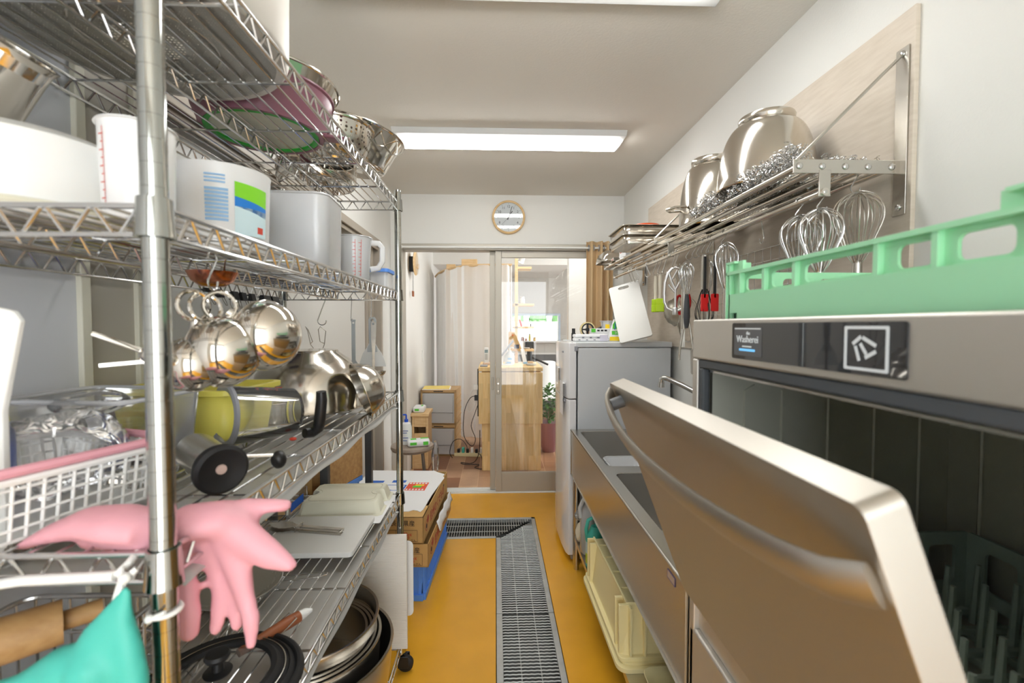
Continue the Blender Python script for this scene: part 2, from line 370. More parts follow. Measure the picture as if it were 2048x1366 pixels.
struct('wall_next_room_return', MB().box(.735, 1.25, 4.55, 4.66, -.012, ZN), WN)
struct('ceiling_bulkhead', MB().box(XN, .98, 5.9, Y1, 2.135, ZN), WN)
wf = MB()
x0, x1, z0, z1 = .27, 1.04, 1.10, 1.515
wf.box(XN, x0, Y1, Y1+.12, -.02, ZN); wf.box(x1, XM, Y1, Y1+.12, -.02, ZN); wf.box(x0, x1, Y1, Y1+.12, -.02, z0); wf.box(x0, x1, Y1, Y1+.12, z1, ZN)
struct('wall_next_room_far', wf, GWN)
struct('wall_wainscot', MB().box(XN, XM, Y1-.02, Y1, -.012, .875), DARKW)
struct('trim_6', MB().box(XN, XM, Y1-.026, Y1, .875, .90), ALUW)
wn = MB(); wn.box(x0-.02, x1+.03, Y1-.03, Y1+.01, z1, z1+.035); wn.box(x1, x1+.03, Y1-.03, Y1+.01, z0-.03, z1); wn.box(x0-.02, x0, Y1-.03, Y1+.01, z0, z1)
win = struct('window_1', wn, mat('window_frame', S(176, 188, 200), .4, .4), bevel=.003)
struct('window_glass', MB().box(x0, x1, Y1+.05, Y1+.056, z0, z1), GLASS, win)
struct('window_sill', MB().box(x0-.05, x1+.2, Y1-.10, Y1+.05, z0-.028, z0), ALUW, win, bevel=.004)
# right side of the next room: unseen open gap, added to let daylight in
ws = MB(); ws.box(XM, XM+.1, Y0, 4.0, -.02, ZN); ws.box(XM, XM+.1, 5.9, Y1, -.02, ZN); ws.box(XM, XM+.1, 4.0, 5.9, 2.25, ZN); ws.box(XM, XM+.1, 4.0, 5.9, -.02, .3)
struct('wall_next_room_right', ws, WN)
# outdoors, seen through the small window
struct('ground_outside', MB().box(-12, 16, Y1+.12, 40, -.4, -.3), mat('ground_gravel', S(200, 196, 184), .9))
struct('wall_outside', MB().box(-6, 8, 12, 12.3, -.3, 1.46), mat('outside_wall', S(226, 224, 218), .85, bump=.4, bscale=8))
for x, z, r in ((.62, 1.5, .30), (1.32, 1.55, .30), (2.0, 1.5, .28)):
    m = MB(); m.ball((x, 14, z-.55), (r*.95, r, r*.8+.9), 24)
    o = solo('shrub', m, LEAF, {.62: 'left bluish-green shrub above the pale wall outside the small window', 1.32: 'middle bluish-green shrub above the pale wall outside the small window', 2.0: 'right bluish-green shrub above the pale wall outside the small window'}[x], 'shrub', 'shrubs outside the window')
    d = o.modifiers.new('disp', 'DISPLACE'); t = bpy.data.textures.new('leaf', 'CLOUDS'); t.noise_scale = .12; d.texture = t; d.strength = .25

# ================================================================== CEILING LIGHTS
def led(name, loc, label, group=None, L=1.237, rot=0):
    t = thing(name, label, 'light', loc, rot, group); h = L/2
    b = MB(); b.add([(-h, -.115, 0), (h, -.115, 0), (h, .115, 0), (-h, .115, 0), (-h+.004, -.11, -.03), (h-.004, -.11, -.03), (h-.004, .11, -.03), (-h+.004, .11, -.03)],
                    [(0, 1, 2, 3), (7, 6, 5, 4), (4, 5, 1, 0), (5, 6, 2, 1), (6, 7, 3, 2), (7, 4, 0, 3)])
    part('base', b, mat('lamp_base', S(206, 206, 204), .6) if 'lamp_base' not in bpy.data.materials else bpy.data.materials['lamp_base'], t, bevel=.002)
    d = MB(); k = h-.012; d.add([(-k, -.052, -.03), (k, -.052, -.03), (k, .052, -.03), (-k, .052, -.03), (-k+.02, -.038, -.058), (k-.02, -.038, -.058), (k-.02, .038, -.058), (-k+.02, .038, -.058)],
                    [(0, 1, 2, 3), (7, 6, 5, 4), (4, 5, 1, 0), (5, 6, 2, 1), (6, 7, 3, 2), (7, 4, 0, 3)])
    part('diffuser', d, LIT, t, bevel=.006, label='lit white diffuser')
    return t
led('ceiling_light', (.078, 2.52, ZC), 'long lit ceiling lamp seen whole, above the aisle nearest the wall clock')
led('ceiling_light', (.078, 1.33, ZC), 'lit ceiling lamp cut by the top edge of the photo', )
led('ceiling_light', (1.5, 5.4, ZN), 'long unseen fill lamp added on the next room ceiling', rot=pi/2)  # added out of view to brighten the next room
led('ceiling_light', (.35, 4.15, ZN), 'unseen fill lamp added in the next room just past the sliding door')  # hidden behind the door header, added as extra light for the next room
t = thing('recessed_downlight', 'small round lit downlight in the next room ceiling', 'light', (-.25, 4.55, ZN-.001))
part('trim_ring', MB().lathe([(.035, 0), (.06, 0), (.058, -.008), (.037, -.006)], 28), WHITE, t); part('lamp', MB().lathe([(0, -.003), (.036, -.003)], 24), LIT, t)
t = thing('spotlight', 'small white track spotlight hanging above the pine shelf post', 'light', (.31, 5.2, ZN))
part('stem', MB().cyl((0, 0, 0), (0, 0, -.30), .006), WHITE, t)
X = M.Translation((0, 0, -.33)) @ M.Rotation(R(28), 4, 'Y')
part('lamp_head', MB().lathe([(0, .06), (.018, .06), (.022, .03), (.036, -.05), (.03, -.05), (.0, -.02)], 20, X=X), WHITE, t); part('bulb', MB().lathe([(0, -.046), (.027, -.046)], 16, X=X), LIT, t)

# ================================================================== DRAIN GRATINGS
GALV = mat('galvanised_steel', S(186, 188, 186), .5, .7, bump=.3, bscale=40, var=.1, vscale=20)
def wavy(m, a, b, along):
    n = 18; a = V(a); b = V(b); up = V((0, 0, 1)); pts = []
    for i in range(n+1):
        p = a.lerp(b, i/n); pts.append((p.x, p.y, p.z+.0012*sin(i*pi)*1.0+.0016*(i % 2)))
    m.tube(pts, .0028, 4)
def grate_v(y0, y1, mitre, label, name='drain_grate'):
    t = thing(name, label, 'floor grate', (.1375, (y0+y1)/2, -.024), 0, 'floor drain gratings')
    f = MB()
    yi = y1-.30 if mitre else y1
    f.box(.003, .03, y0, yi, -.024, .002); f.box(.247, .272, y0, y1, -.024, .002)
    b = MB(); k = int((y1-y0)/.0185)
    for i in range(k):
        y = y0+.008+i*.0185; xa = .03
        if mitre and y > yi: xa = .03+(y-yi)*.9
        if xa > .24: break
        wavy(b, (xa, y, -.004), (.247, y, -.004), 0)
    for x in (.10, .178): b.tube([(x, y0, -.006), (x, yi+(x-.03)/.9 if mitre else y1, -.006)], .003, 6)
    part('grate_frame', f, GALV, t, True, bevel=.0015); part('grate_bars', b, GALV, t, True)
grate_v(2.085, 3.147, True, 'steel floor grate with one mitred end at the corner of the drain')
grate_v(1.02, 2.08, False, 'straight steel floor grate in the aisle nearest the viewer')
t = thing('drain_grate', 'steel floor grate running left in front of the glass door', 'floor grate', (-.35, 3.0, -.024), 0, 'floor drain gratings')
f = MB(); f.box(-.798, .0, 2.843, 2.868, -.024, .002); f.box(-.798, .272, 3.122, 3.147, -.024, .002); b = MB()
for i in range(64):
    x = -.79+i*.0163; ya = 2.868+max(0, (x-.0))*1.02
    if ya > 3.115: break
    wavy(b, (x, ya, -.004), (x, 3.122, -.004), 1)
for y in (2.95, 3.035): b.tube([(-.798, y, -.006), ((y-2.868)/1.02, y, -.006)], .003, 6)
part('grate_frame', f, GALV, t, True, bevel=.0015); part('grate_bars', b, GALV, t, True)

# ================================================================== WALL CLOCK
t = thing('wall_clock', 'round white wall clock with a pale wood rim above the sliding door', 'clock', (.104, YB-.008, 2.197)); t.rotation_euler = (R(3.4), 0, 0)
X = M.Rotation(pi/2, 4, 'X')
part('rim', MB().lathe([(.113, .0), (.13, .0), (.131, .012), (.127, .026), (.119, .03), (.113, .026), (.113, 0)], 56, X=X), PINE2, t)
fc = part('face', MB().lathe([(0, .012), (.114, .012)], 48, X=X), mat('clock_face', S(226, 230, 230), .5), t)
for k in range(1, 13):
    a = pi/2-k*pi/6; part('numeral', text_mb(str(k), .028, M.Translation((.082*cos(a), -.0135, .082*sin(a))) @ X, sx=.9), INK, t, fix=False)
d = MB()
for k in range(12): a = k*pi/6; d.add([(.103*cos(a)-.002, -.0135, .103*sin(a)-.002), (.103*cos(a)+.002, -.0135, .103*sin(a)-.002), (.103*cos(a)+.002, -.0135, .103*sin(a)+.002), (.103*cos(a)-.002, -.0135, .103*sin(a)+.002)], [(0, 1, 2, 3)])
part('hour_dots', d, INK, t)
for nm, a, L, w in (('hour_hand', R(31.5), .055, .003), ('minute_hand', R(18), .088, .0022), ('second_hand', R(223), .08, .0007)):
    u = V((sin(a), 0, cos(a))); part(nm, MB().tube([-u*.02+V((0, -.016, 0)), u*L+V((0, -.016, 0))], w, 6), INK, t)
part('glass', MB().lathe([(0, .0225), (.114, .0225)], 48, X=X), GLASS, t)

# ================================================================== WIRE SHELVING (left)
SX0, SX1, SY0, SY1 = -.798, -.368, .51, 1.745
LV = {'A': 1.815, 'B': 1.477, 'C': 1.095, 'D': .70, 'E': .118}
unit = thing('wire_shelving_unit', 'tall chrome wire shelving unit on casters along the left wall', 'shelf', ((SX0+SX1)/2, (SY0+SY1)/2, 0))
def truss(m, a, b, h=.031, step=.049):
    a = V(a); b = V(b); d = V((0, 0, -h)); n = max(2, round((b-a).length/step))
    m.tube([a, b], .0034, 8); m.tube([a+d, b+d], .003, 8)
    u = (b-a)/n; pts = []
    for i in range(n): pts += [a+u*i+V((0, 0, -.003)), a+u*(i+.38)+d, a+u*(i+.5)+d, a+u*(i+.88)+V((0, 0, -.003))]
    m.tube(pts, .0022, 6)
for k, z in LV.items():
    m = MB(); zt = z-.0035
    e = .012
    for x in (SX1, SX0, -.585): truss(m, (x, SY0+e, zt), (x, SY1-e, zt))
    for y in (SY0, SY1): truss(m, (SX0+e, y, zt), (SX1-e, y, zt))
    for i in range(14):
        x = -.775+i*.0291; m.tube([(x, SY0, z-.002), (x, SY1, z-.002)], .0021, 6)
    for y in (.69, .905, 1.12, 1.335, 1.55): m.tube([(SX0, y, z-.0065), (SX1, y, z-.0065)], .0029, 6)
    s = part('wire_shelf', m, CHROME, unit, True)
    c = MB()
    for x in (SX0, SX1):
        for y in (SY0, SY1):
            part('collar', MB().lathe([(.0145, .004), (.0165, .004), (.0185, -.03), (.0192, -.038), (.0145, -.038)], 20, (x, y, z)), POSTM, s, True)
for x in (SX0, SX1):
    for y in (SY0, SY1):
        pr = [(0, .07)]; z = .07
        while z < 1.83: pr += [(.0128, z), (.0128, z+.0242), (.0124, z+.0244), (.0124, z+.0252)]; z += .0254
        pr += [(.0128, z), (.011, z+.006), (0, z+.006)]
        part('post', MB().lathe(pr, 20, (x, y, 0)), POSTM, unit, True)
        ca = part('caster', MB().cyl((x, y, .06), (x, y, .085), .009).box(x-.012, x+.03, y-.017, y-.013, .02, .066).box(x-.012, x+.03, y+.013, y+.017, .02, .066).box(x-.012, x+.022, y-.017, y+.017, .06, .066), BLACK, unit, True, bevel=.002)
        part('wheel', MB().lathe([(0, -.012), (.024, -.012), (.03, -.008), (.03, .008), (.024, .012), (0, .012)], 28, X=M.Translation((x+.016, y, .0303)) @ M.Rotation(pi/2, 4, 'X')), RUBBER, ca, True)
# plastic sheets under the wires of two shelves
for k, lab in (('C', 'cloudy plastic sheet lining the shelf that carries the yellow tub'), ('D', 'cloudy plastic sheet lining the shelf under the beige tray and cutting board')):
    z = LV[k]-.041
    g = MB(); ya, yb = SY0+.03, SY1-.03
    def fn(u, v, z=z): x = SX0+.02+(SX1+.002-SX0-.02)*u; y = ya+(yb-ya)*v; s = .004*sin(v*23)*u; return (x, y, z-(.016*max(0, (u-.93)/.07)) + s*max(0, (u-.8)/.2))
    g.grid(fn, 30, 40); solo('shelf_liner', g, LINER, lab, 'sheet', solid=.0016)

# ------------------------------------------------------------------ top shelf (A)
Z = LV['A']
def pan(name, label, cat, c, prof, m, rim=None, rimm=None, group=None, rz=0, n=48, body='body', X=None):
    t = thing(name, label, cat, c, rz, group); part(body, MB().lathe(prof, n, X=X), m, t)
    if rim: part('rim', MB().tube([(rim[0]*cos(2*pi*i/n), rim[0]*sin(2*pi*i/n), rim[1]) for i in range(n)], rim[2], 8, True, X=X), rimm or m, t)
    return t
t = thing('perforated_strainer', 'large round perforated steel strainer standing on the top shelf near the viewer', 'strainer', (-.575, .795, Z))
part('perforated_base', MB().lathe([(.05, .0015), (.058, .004), (.066, .004), (.075, .0015), (.188, .0015)], 64), PERF, t)
part('centre_disc', MB().lathe([(0, .003), (.05, .0015)], 32), holes('bright_perforated', S(206, 204, 198), 150, .3, .3), t)
part('wall', MB().lathe([(.188, .0015), (.203, .004), (.209, .012), (.213, .24), (.216, .245), (.210, .245), (.206, .012)], 64), SATIN, t)
part('ring', MB().tube([(.1*cos(i*pi/24), .1*sin(i*pi/24), .003) for i in range(48)], .0025, 6, True), STEEL, t)
t = thing('plastic_basin', 'mauve plastic basin with a pale green-edged base on the top shelf', 'basin', (-.568, 1.155, Z+.001), .3)
part('basin_wall', MB().lathe([(.125, .006), (.127, 0), (.136, 0), (.138, .012), (.150, .04), (.158, .085), (.163, .088), (.163, .092), (.155, .09), (.146, .042), (.130, .012), (.125, .006)], 48), MAUVE, t)
part('green_ring', MB().lathe([(.112, .007), (.114, .001), (.1255, .001), (.1255, .007)], 48), GRN, t); part('base_disc', MB().lathe([(0, .006), (.114, .006)], 40), BEIGE, t)
part('handle', MB().box(.135, .20, -.018, .018, .004, .012), MAUVE, t, bevel=.003)
t = pan('colander', 'steel colander with large round holes beside the mauve basin', 'colander', (-.47, 1.36, Z), [(0, .003), (.06, .003), (.085, .02), (.102, .055), (.11, .10), (.112, .10)], PERFB, (.112, .10, .004), MIRROR)
part('foot_ring', MB().lathe([(.055, 0), (.06, .0), (.063, .006), (.057, .008)], 32), MIRROR, t)
pan('steel_bowl', 'wide steel bowl nested in the mauve basin on the top shelf', 'bowl', (-.565, 1.16, Z+.013), [(0, .0), (.09, 0), (.125, .02), (.15, .07), (.168, .105), (.166, .106), (.147, .07), (.122, .024), (.088, .003), (0, .003)], MIRROR, (.168, .106, .0035))
t = thing('saucepan', 'low polished steel pan with a round base on the top shelf', 'pan', (-.60, 1.575, Z), 0)
part('body', MB().lathe([(0, .004), (.10, .004), (.108, .001), (.118, .001), (.124, .008), (.128, .06), (.131, .062), (.126, .06), (.121, .01), (0, .007)], 56), MIRROR, t)
part('handle', MB().tube([(-.126, -.03, .045), (-.17, -.028, .05), (-.176, 0, .05), (-.17, .028, .05), (-.126, .03, .045)], .005, 8), MIRROR, t)
t = thing('steel_basin', 'big polished steel basin at the far end of the top shelf', 'basin', (-.50, 1.525, Z+.065), 0)
Xt = M.Rotation(R(9), 4, 'Y') @ M.Translation((.01, 0, -.012))
part('body', MB().lathe([(0, .0), (.12, 0), (.128, .006), (.150, .062), (.170, .10), (.176, .101), (.172, .104), (.147, .062), (.123, .009), (0, .004)], 56, X=Xt), MIRROR, t)
part('rim', MB().tube([(.175*cos(i*pi/28), .175*sin(i*pi/28), .103) for i in range(56)], .0035, 8, True, X=Xt), MIRROR, t)
part('wire_handle', MB().tube([Xt @ V(p) for p in ((.13, -.10, .095), (.15, -.11, .05), (.166, -.08, .035), (.172, -.05, .05), (.165, -.035, .095))], .0028, 8), MIRROR, t)

# ------------------------------------------------------------------ second shelf (B)
Z = LV['B']
t = thing('storage_tub', 'large round milky tub at the near end of the second shelf', 'tub', (-.66, .665, Z))
part('body', MB().lathe([(0, .002), (.125, .002), (.133, .008), (.137, .018), (.131, .024), (.133, .085), (.126, .107), (.10, .121), (.0, .126)], 56), WHITE, t)
part('lower_rim', MB().tube([(.134*cos(i*pi/28), .134*sin(i*pi/28), .016) for i in range(56)], .006, 8, True), BEIGE, t)
def jug(name, label, loc, r0, r1, h, m, rz=0, marks=None, handle=True, group=None, ha=0):
    t = thing(name, label, 'jug', loc, rz, group)
    part('body', MB().lathe([(0, .002), (r0*.95, .002), (r0, .008), (r1, h), (r1+.003, h+.001), (r1+.002, h+.003), (r1-.002, h), (r0-.003, .01), (0, .005)], 40), m, t)
    if handle:
        a = V((cos(ha), sin(ha), 0)); q = lambda x, z: a*x+V((0, 0, z))
        part('handle', MB().tube([q(r1-.002, h*.93), q(r1+.022, h*.93), q(r1+.033, h*.84), q(r1+.032, h*.5), q(r1+.02, h*.34), q((r0+r1)/2, h*.3)], .0055, 8, flat=1.6, up=a.cross(V((0, 0, 1)))), m, t)
    if marks:
        k = MB()
        def strip(a0, a1, z0, z1):
            for j in range(4):
                b0 = a0+(a1-a0)*j/4; b1 = a0+(a1-a0)*(j+1)/4; rr0 = r0+(r1-r0)*z0/h+.0012; rr1 = r0+(r1-r0)*z1/h+.0012
                k.add([(rr0*cos(b0), rr0*sin(b0), z0), (rr0*cos(b1), rr0*sin(b1), z0), (rr1*cos(b1), rr1*sin(b1), z1), (rr1*cos(b0), rr1*sin(b0), z1)], [(0, 1, 2, 3)])
        for ma in marks:
            strip(ma-.012, ma+.012, h*.1, h*.92)
            for i in range(10): strip(ma-.16, ma+.02, h*(.12+.08*i), h*(.12+.08*i)+.0013) if i % 2 else strip(ma-.09, ma+.02, h*(.12+.08*i), h*(.12+.08*i)+.0013)
        part('red_scale', k, REDP, t)
    return t
jug('measuring_jug', 'tall milky measuring jug with a red scale behind the near shelf post', (-.468, .622, Z), .038, .041, .122, MILK, 0, [R(-108)], False)
t = thing('storage_tub', 'milky round tub with a green and blue label on the second shelf', 'tub', (-.515, .885, Z))
part('body', MB().lathe([(0, .002), (.072, .002), (.0765, .01), (.0815, .146), (.083, .151), (.08, .151), (.0735, .012), (0, .006)], 56), MILK, t)
def patch(t, nm, r, a0, a1, z0, z1, m, zt0=0, zt1=0, slope=5/150, n=10):
    k = MB(); f = lambda z: r+slope*z+.0014
    for j in range(n):
        u0 = j/n; u1 = (j+1)/n; b0 = R(a0+(a1-a0)*u0); b1 = R(a0+(a1-a0)*u1)
        za, zb = z0+zt0*u0, z0+zt0*u1; zc, zd = z1+zt1*u1, z1+zt1*u0
        k.add([(f(za)*cos(b0), f(za)*sin(b0), za), (f(zb)*cos(b1), f(zb)*sin(b1), zb), (f(zc)*cos(b1), f(zc)*sin(b1), zc), (f(zd)*cos(b0), f(zd)*sin(b0), zd)], [(0, 1, 2, 3)])
    return part(nm, k, m, t)
patch(t, 'label_pale', .0765, -46, 0, .030, .079, mat('label_pale', S(206, 230, 236), .5)); patch(t, 'label_blue', .0765, -46, 0, .079, .096, mat('label_blue', S(38, 128, 214), .5), -.012, -.010)
patch(t, 'label_green', .0765, -46, 0, .096, .122, mat('label_green', S(132, 214, 42), .5), -.010, -.004)
patch(t, 'label_red', .0765, -16, -6, .037, .049, REDP)
for i in range(9): patch(t, 'text_line', .0765, -78, -53, .05+i*.0065, .0545+i*.0065, LBL)
for i in range(3): patch(t, 'text_line', .0765, -78, -56, .115+i*.006, .118+i*.006, LBL)
t = thing('pitcher', 'frosted square-sided pitcher with a scoop inside, right of the labelled tub', 'pitcher', (-.468, 1.135, Z), R(4))
o = rr(-.077, .077, -.077, .077, .03, 6); i_ = rr(-.074, .074, -.074, .074, .028, 6); m = MB(); n = len(o)
rings = [(.93, .0), (.96, .004), (1, .168), (1.03, .170), (1.02, .173)]
for s, z in rings: m.v += [V((x*s, y*s, z)) for x, y in o]
for k in range(len(rings)-1):
    for j in range(n): m.f.append([k*n+j, k*n+(j+1) % n, (k+1)*n+(j+1) % n, (k+1)*n+j])
m.f.append(list(range(n)))
part('body', m, FROST, t, solid=.0018)
part('handle', MB().tube([(.03, .078, .155), (.034, .112, .15), (.034, .118, .12), (.034, .112, .07), (.03, .077, .05)], .006, 8), FROST, t)
t = thing('measuring_scoop', 'frosted plastic scoop lying slanted inside the square pitcher', 'scoop', (-.468, 1.135, Z+.012), R(4))
part('handle', MB().tube([(-.055, -.05, .125), (.045, -.055, .03)], .009, 10, flat=.5), MILK, t)
part('scoop_bowl', MB().lathe([(0, 0), (.018, .001), (.022, .03), (.021, .03), (.017, .003), (0, .002)], 20, (.045, -.04, .0)), MILK, t)
jug('measuring_jug', 'frosted measuring jug with two red scales near the far end of the second shelf', (-.422, 1.385, Z), .043, .050, .128, FROST, 0, [R(-70), R(-50)], True, None, R(25))
t = thing('lidded_container', 'small frosted box with a blue lid at the far end of the second shelf', 'container', (-.402, 1.63, Z), 0)
part('body', MB().plate(rr(-.032, .032, -.05, .05, .012), [], 0, .055), FROST, t, bevel=.003); part('lid', MB().plate(rr(-.036, .036, -.055, .055, .014), [], .052, .064), BLUE, t, bevel=.003)
part('clip', MB().box(-.037, -.034, -.02, .02, .035, .06), BLUE, t, bevel=.001)
t = thing('food_packet', 'flat white packet with dark blue lettering lying at the back of the second shelf', 'packet', (-.67, 1.32, Z), R(8))
part('packet', MB().box(-.075, .09, -.19, .19, .0, .03), CARDW, t, bevel=.012, seg=3); 
for i in range(4): part('blue_lettering', MB().box(-.05, .06, -.14+i*.085, -.10+i*.085, -.001, .0002), mat('navy_print', S(52, 62, 128), .6) if i == 0 else bpy.data.materials['navy_print'], t)
t = thing('storage_tray', 'shallow pale blue tray lying flat at the far back of the second shelf', 'tray', (-.63, 1.635, Z), 0)
part('tray', MB().plate(rr(-.09, .09, -.08, .08, .02), [], 0, .002).plate(rr(-.095, .095, -.085, .085, .022), [rr(-.09, .09, -.08, .08, .02)], 0, .04), mat('pale_blue_tray', S(176, 196, 226), .4), t)

# ------------------------------------------------------------------ hanging under the second shelf
ZB = LV['B']-.034
def shook(p, h, label, group, ang=0, r=.0016, s=.011):
    return solo('s_hook', hook(p, h, r, ang, s), CHROME, label, 'hook', group)
G1 = 's hooks on the wire shelving'
# big polished measuring cups, nested and tilted, on a ring under the front rim
t_hook = shook((-.432, .715, ZB+.005), .05, 'steel S-hook carrying the bunch of polished measuring cups', G1, R(90))
def cup(label, c, r, d, dirn, ring):
    """a hemispherical steel cup, opening along dirn, with a ring handle"""
    t = thing('measuring_cup', label, 'measuring cup', c, 0, 'polished measuring cups hanging from the shelf')
    z = V(dirn).normalized(); X = z.to_track_quat('Z', 'Y').to_matrix().to_4x4()
    pr = [(0, -d)]+[(r*sin(a*pi/20), -d*cos(a*pi/20)) for a in range(1, 11)]+[(r*1.03, .002), (r*.97, .001)]+[(r*.96*sin(a*pi/20), -d*.96*cos(a*pi/20)) for a in range(9, -1, -1)]
    part('cup', MB().lathe(pr, 40, X=X), MIRROR, t)
    rg = V(ring)-V(c); e = (X @ V((0, 1, 0)))
    u = rg.normalized(); st = u*r*.9
    part('handle', MB().tube([st, st.lerp(rg, .5), rg-u*.022], .006, 8, flat=.35), MIRROR, t)
    v = u.cross(z).normalized()
    part('hanging_ring', MB().tube([rg+u*(.022*cos(i*pi/12))+v*(.022*sin(i*pi/12)) for i in range(24)], .0032, 8, True), MIRROR, t)
cup('leftmost polished measuring cup of the hanging bunch, smallest and lowest', (-.448, .69, 1.288), .040, .040, (-.75, .45, -.15), (-.452, .70, 1.375))
cup('middle polished measuring cup of the hanging bunch', (-.418, .715, 1.305), .054, .052, (-.75, .45, -.12), (-.442, .712, 1.372))
cup('rightmost polished measuring cup of the hanging bunch, nearest the steel bowls', (-.378, .76, 1.328), .057, .055, (-.8, .4, .1), (-.428, .725, 1.375))
for i, (a, b, lab) in enumerate((((-.515, .60, 1.335), (-.47, .64, 1.305), 'upper thin steel spoon handle sticking out left behind the near post'), ((-.52, .615, 1.292), (-.46, .65, 1.297), 'lower thin steel spoon handle sticking out left behind the near post'))):
    t = thing('measuring_spoon', lab, 'spoon', a, 0, 'steel spoons behind the near post')
    part('handle', MB().tube([a, b], .0032, 8, flat=.5), MIRROR, t, True); part('bowl', MB().ball(b, (.016, .016, .012), 14), MIRROR, t, True)
t = thing('copper_ladle_bowl', 'small copper-coloured bowl hanging from the shelf above the measuring cups', 'bowl', (-.52, .86, 1.415))
part('bowl', MB().lathe([(0, .0), (.02, .002), (.034, .012), (.042, .028), (.04, .028), (.032, .014), (.018, .004), (0, .003)], 32), mat('copper', S(196, 128, 100), .2, 1), t)
part('wire', MB().tube([(.02, 0, .026), (.03, -.01, .05), (.01, 0, .064)], .0016, 6), CHROME, t)
# white paddle hanging at the near end
t = thing('plastic_paddle', 'white plastic paddle hanging at the far left edge of the photo', 'paddle', (-.562, .56, 1.05))
part('blade', MB().plate([(-.03, 0), (-.022, 0), (-.021, .19), (.003, .30), (-.005, .312), (-.06, .325), (-.062, .30), (-.045, .19), (-.04, .0)], [], -.004, .004, M.Rotation(pi/2, 4, 'X')), WHITE, t, bevel=.002)
shook((-.585, SY0, ZB+.003), .085, 'steel S-hook holding the white paddle at the left edge', G1, R(80), .002)
t = thing('steel_jug', 'polished steel jug hanging from the top shelf at the left edge of the photo', 'jug', (-.665, .63, 1.60))
Xj = M.Translation((0, 0, .06)) @ M.Rotation(R(35), 4, 'Y')
part('body', MB().lathe([(0, -.06), (.042, -.06), (.046, -.055), (.045, .05), (.05, .06), (.046, .06), (.042, -.05), (0, -.056)], 36, X=Xj), MIRROR, t)
part('handle', MB().tube([Xj @ V(p) for p in ((-.044, 0, .045), (-.075, 0, .04), (-.08, 0, 0), (-.07, 0, -.035), (-.045, 0, -.04))], .004, 8), MIRROR, t)
# scissors, spatula, turner and ladle on the far-end rim
shook((-.655, SY1, ZB+.003), .10, 'bent steel S-hook holding the wire scissors', G1, R(10), .002, .014)
t = thing('wire_scissors', 'wire-handled scissors hanging from the far end of the wire shelf', 'scissors', (-.665, 1.742, 1.20))
for s in (-1, 1):
    m = MB(); dx = -.012*s
    m.tube([(.012*s*-.2, .002*s, -.02), (s*.006+dx*.2, .002*s, .035), (s*.018+(-.014 if s < 0 else .0), .002*s, .075), (s*.022+(-.02 if s < 0 else .002), .002*s, .125), (s*.016+(-.034 if s < 0 else -.012), .002*s, .142), (s*.006+(-.034 if s < 0 else -.01), .002*s, .13), (s*.006+(-.018 if s < 0 else -.004), .002*s, .085), (s*.018+(-.014 if s < 0 else 0), .002*s, .078)], .0016, 6)
    m.box(-.004+.004*s, .004+.004*s, .002*s-.0008, .002*s+.0008, -.075, -.01)
    part('handle_and_blade', m, STEEL, t)
shook((-.545, SY1, ZB+.003), .085, 'steel S-hook holding the grey spatula', G1, R(95), .0016, .008)
t = thing('spatula', 'pale grey nylon spatula hanging from the far end of the wire shelf', 'spatula', (-.537, 1.742, 1.13))
Xs = M.Rotation(pi/2, 4, 'X')
part('spatula', MB().plate([(-.026, 0), (.022, 0), (.028, .04), (.022, .062), (.007, .085), (.007, .225), (.009, .238), (-.009, .238), (-.007, .225), (-.007, .085), (-.018, .066), (-.026, .05)], [circ(0, .226, .004, 12)], -.0025, .0025, Xs), LGREY, t, bevel=.001)
shook((-.470, SY1, ZB+.003), .085, 'steel S-hook holding the white turner and the ladle', G1, R(95), .0016, .008)
t = thing('turner', 'white fan-shaped plastic turner with a grey handle on the far end of the wire shelf', 'turner', (-.467, 1.748, 1.19))
part('fan_blade', MB().plate([(-.052, 0), (.05, 0), (.045, .022), (.034, .05), (.018, .072), (.01, .088), (-.014, .088), (-.022, .072), (-.037, .05), (-.047, .022)], [], -.0012, .0012, Xs), WHITEB, t)
part('handle', MB().plate([(-.02, .055), (.018, .055), (.018, .072), (.01, .085), (.012, .12), (.014, .178), (.008, .188), (-.009, .188), (-.015, .178), (-.014, .12), (-.013, .085), (-.02, .072)], [circ(0, .176, .005, 12)], -.004, .003, Xs), LGREY, t, bevel=.0012)
t = thing('ladle', 'slim steel ladle hanging in front of the white turner', 'ladle', (-.462, 1.738, 1.15))
part('handle', MB().plate([(-.005, .02), (.006, .02), (.005, .08), (.0095, .15), (.0095, .205), (.005, .212), (-.004, .212), (-.0085, .205), (-.0085, .15), (-.004, .08)], [circ(0.0, .202, .004, 12)], -.001, .001, Xs), STEEL, t)
part('ladle_bowl', MB().lathe([(0, 0), (.012, .002), (.02, .009), (.024, .019), (.022, .019), (.018, .01), (0, .003)], 24, (.022, 0, .004)), STEEL, t)
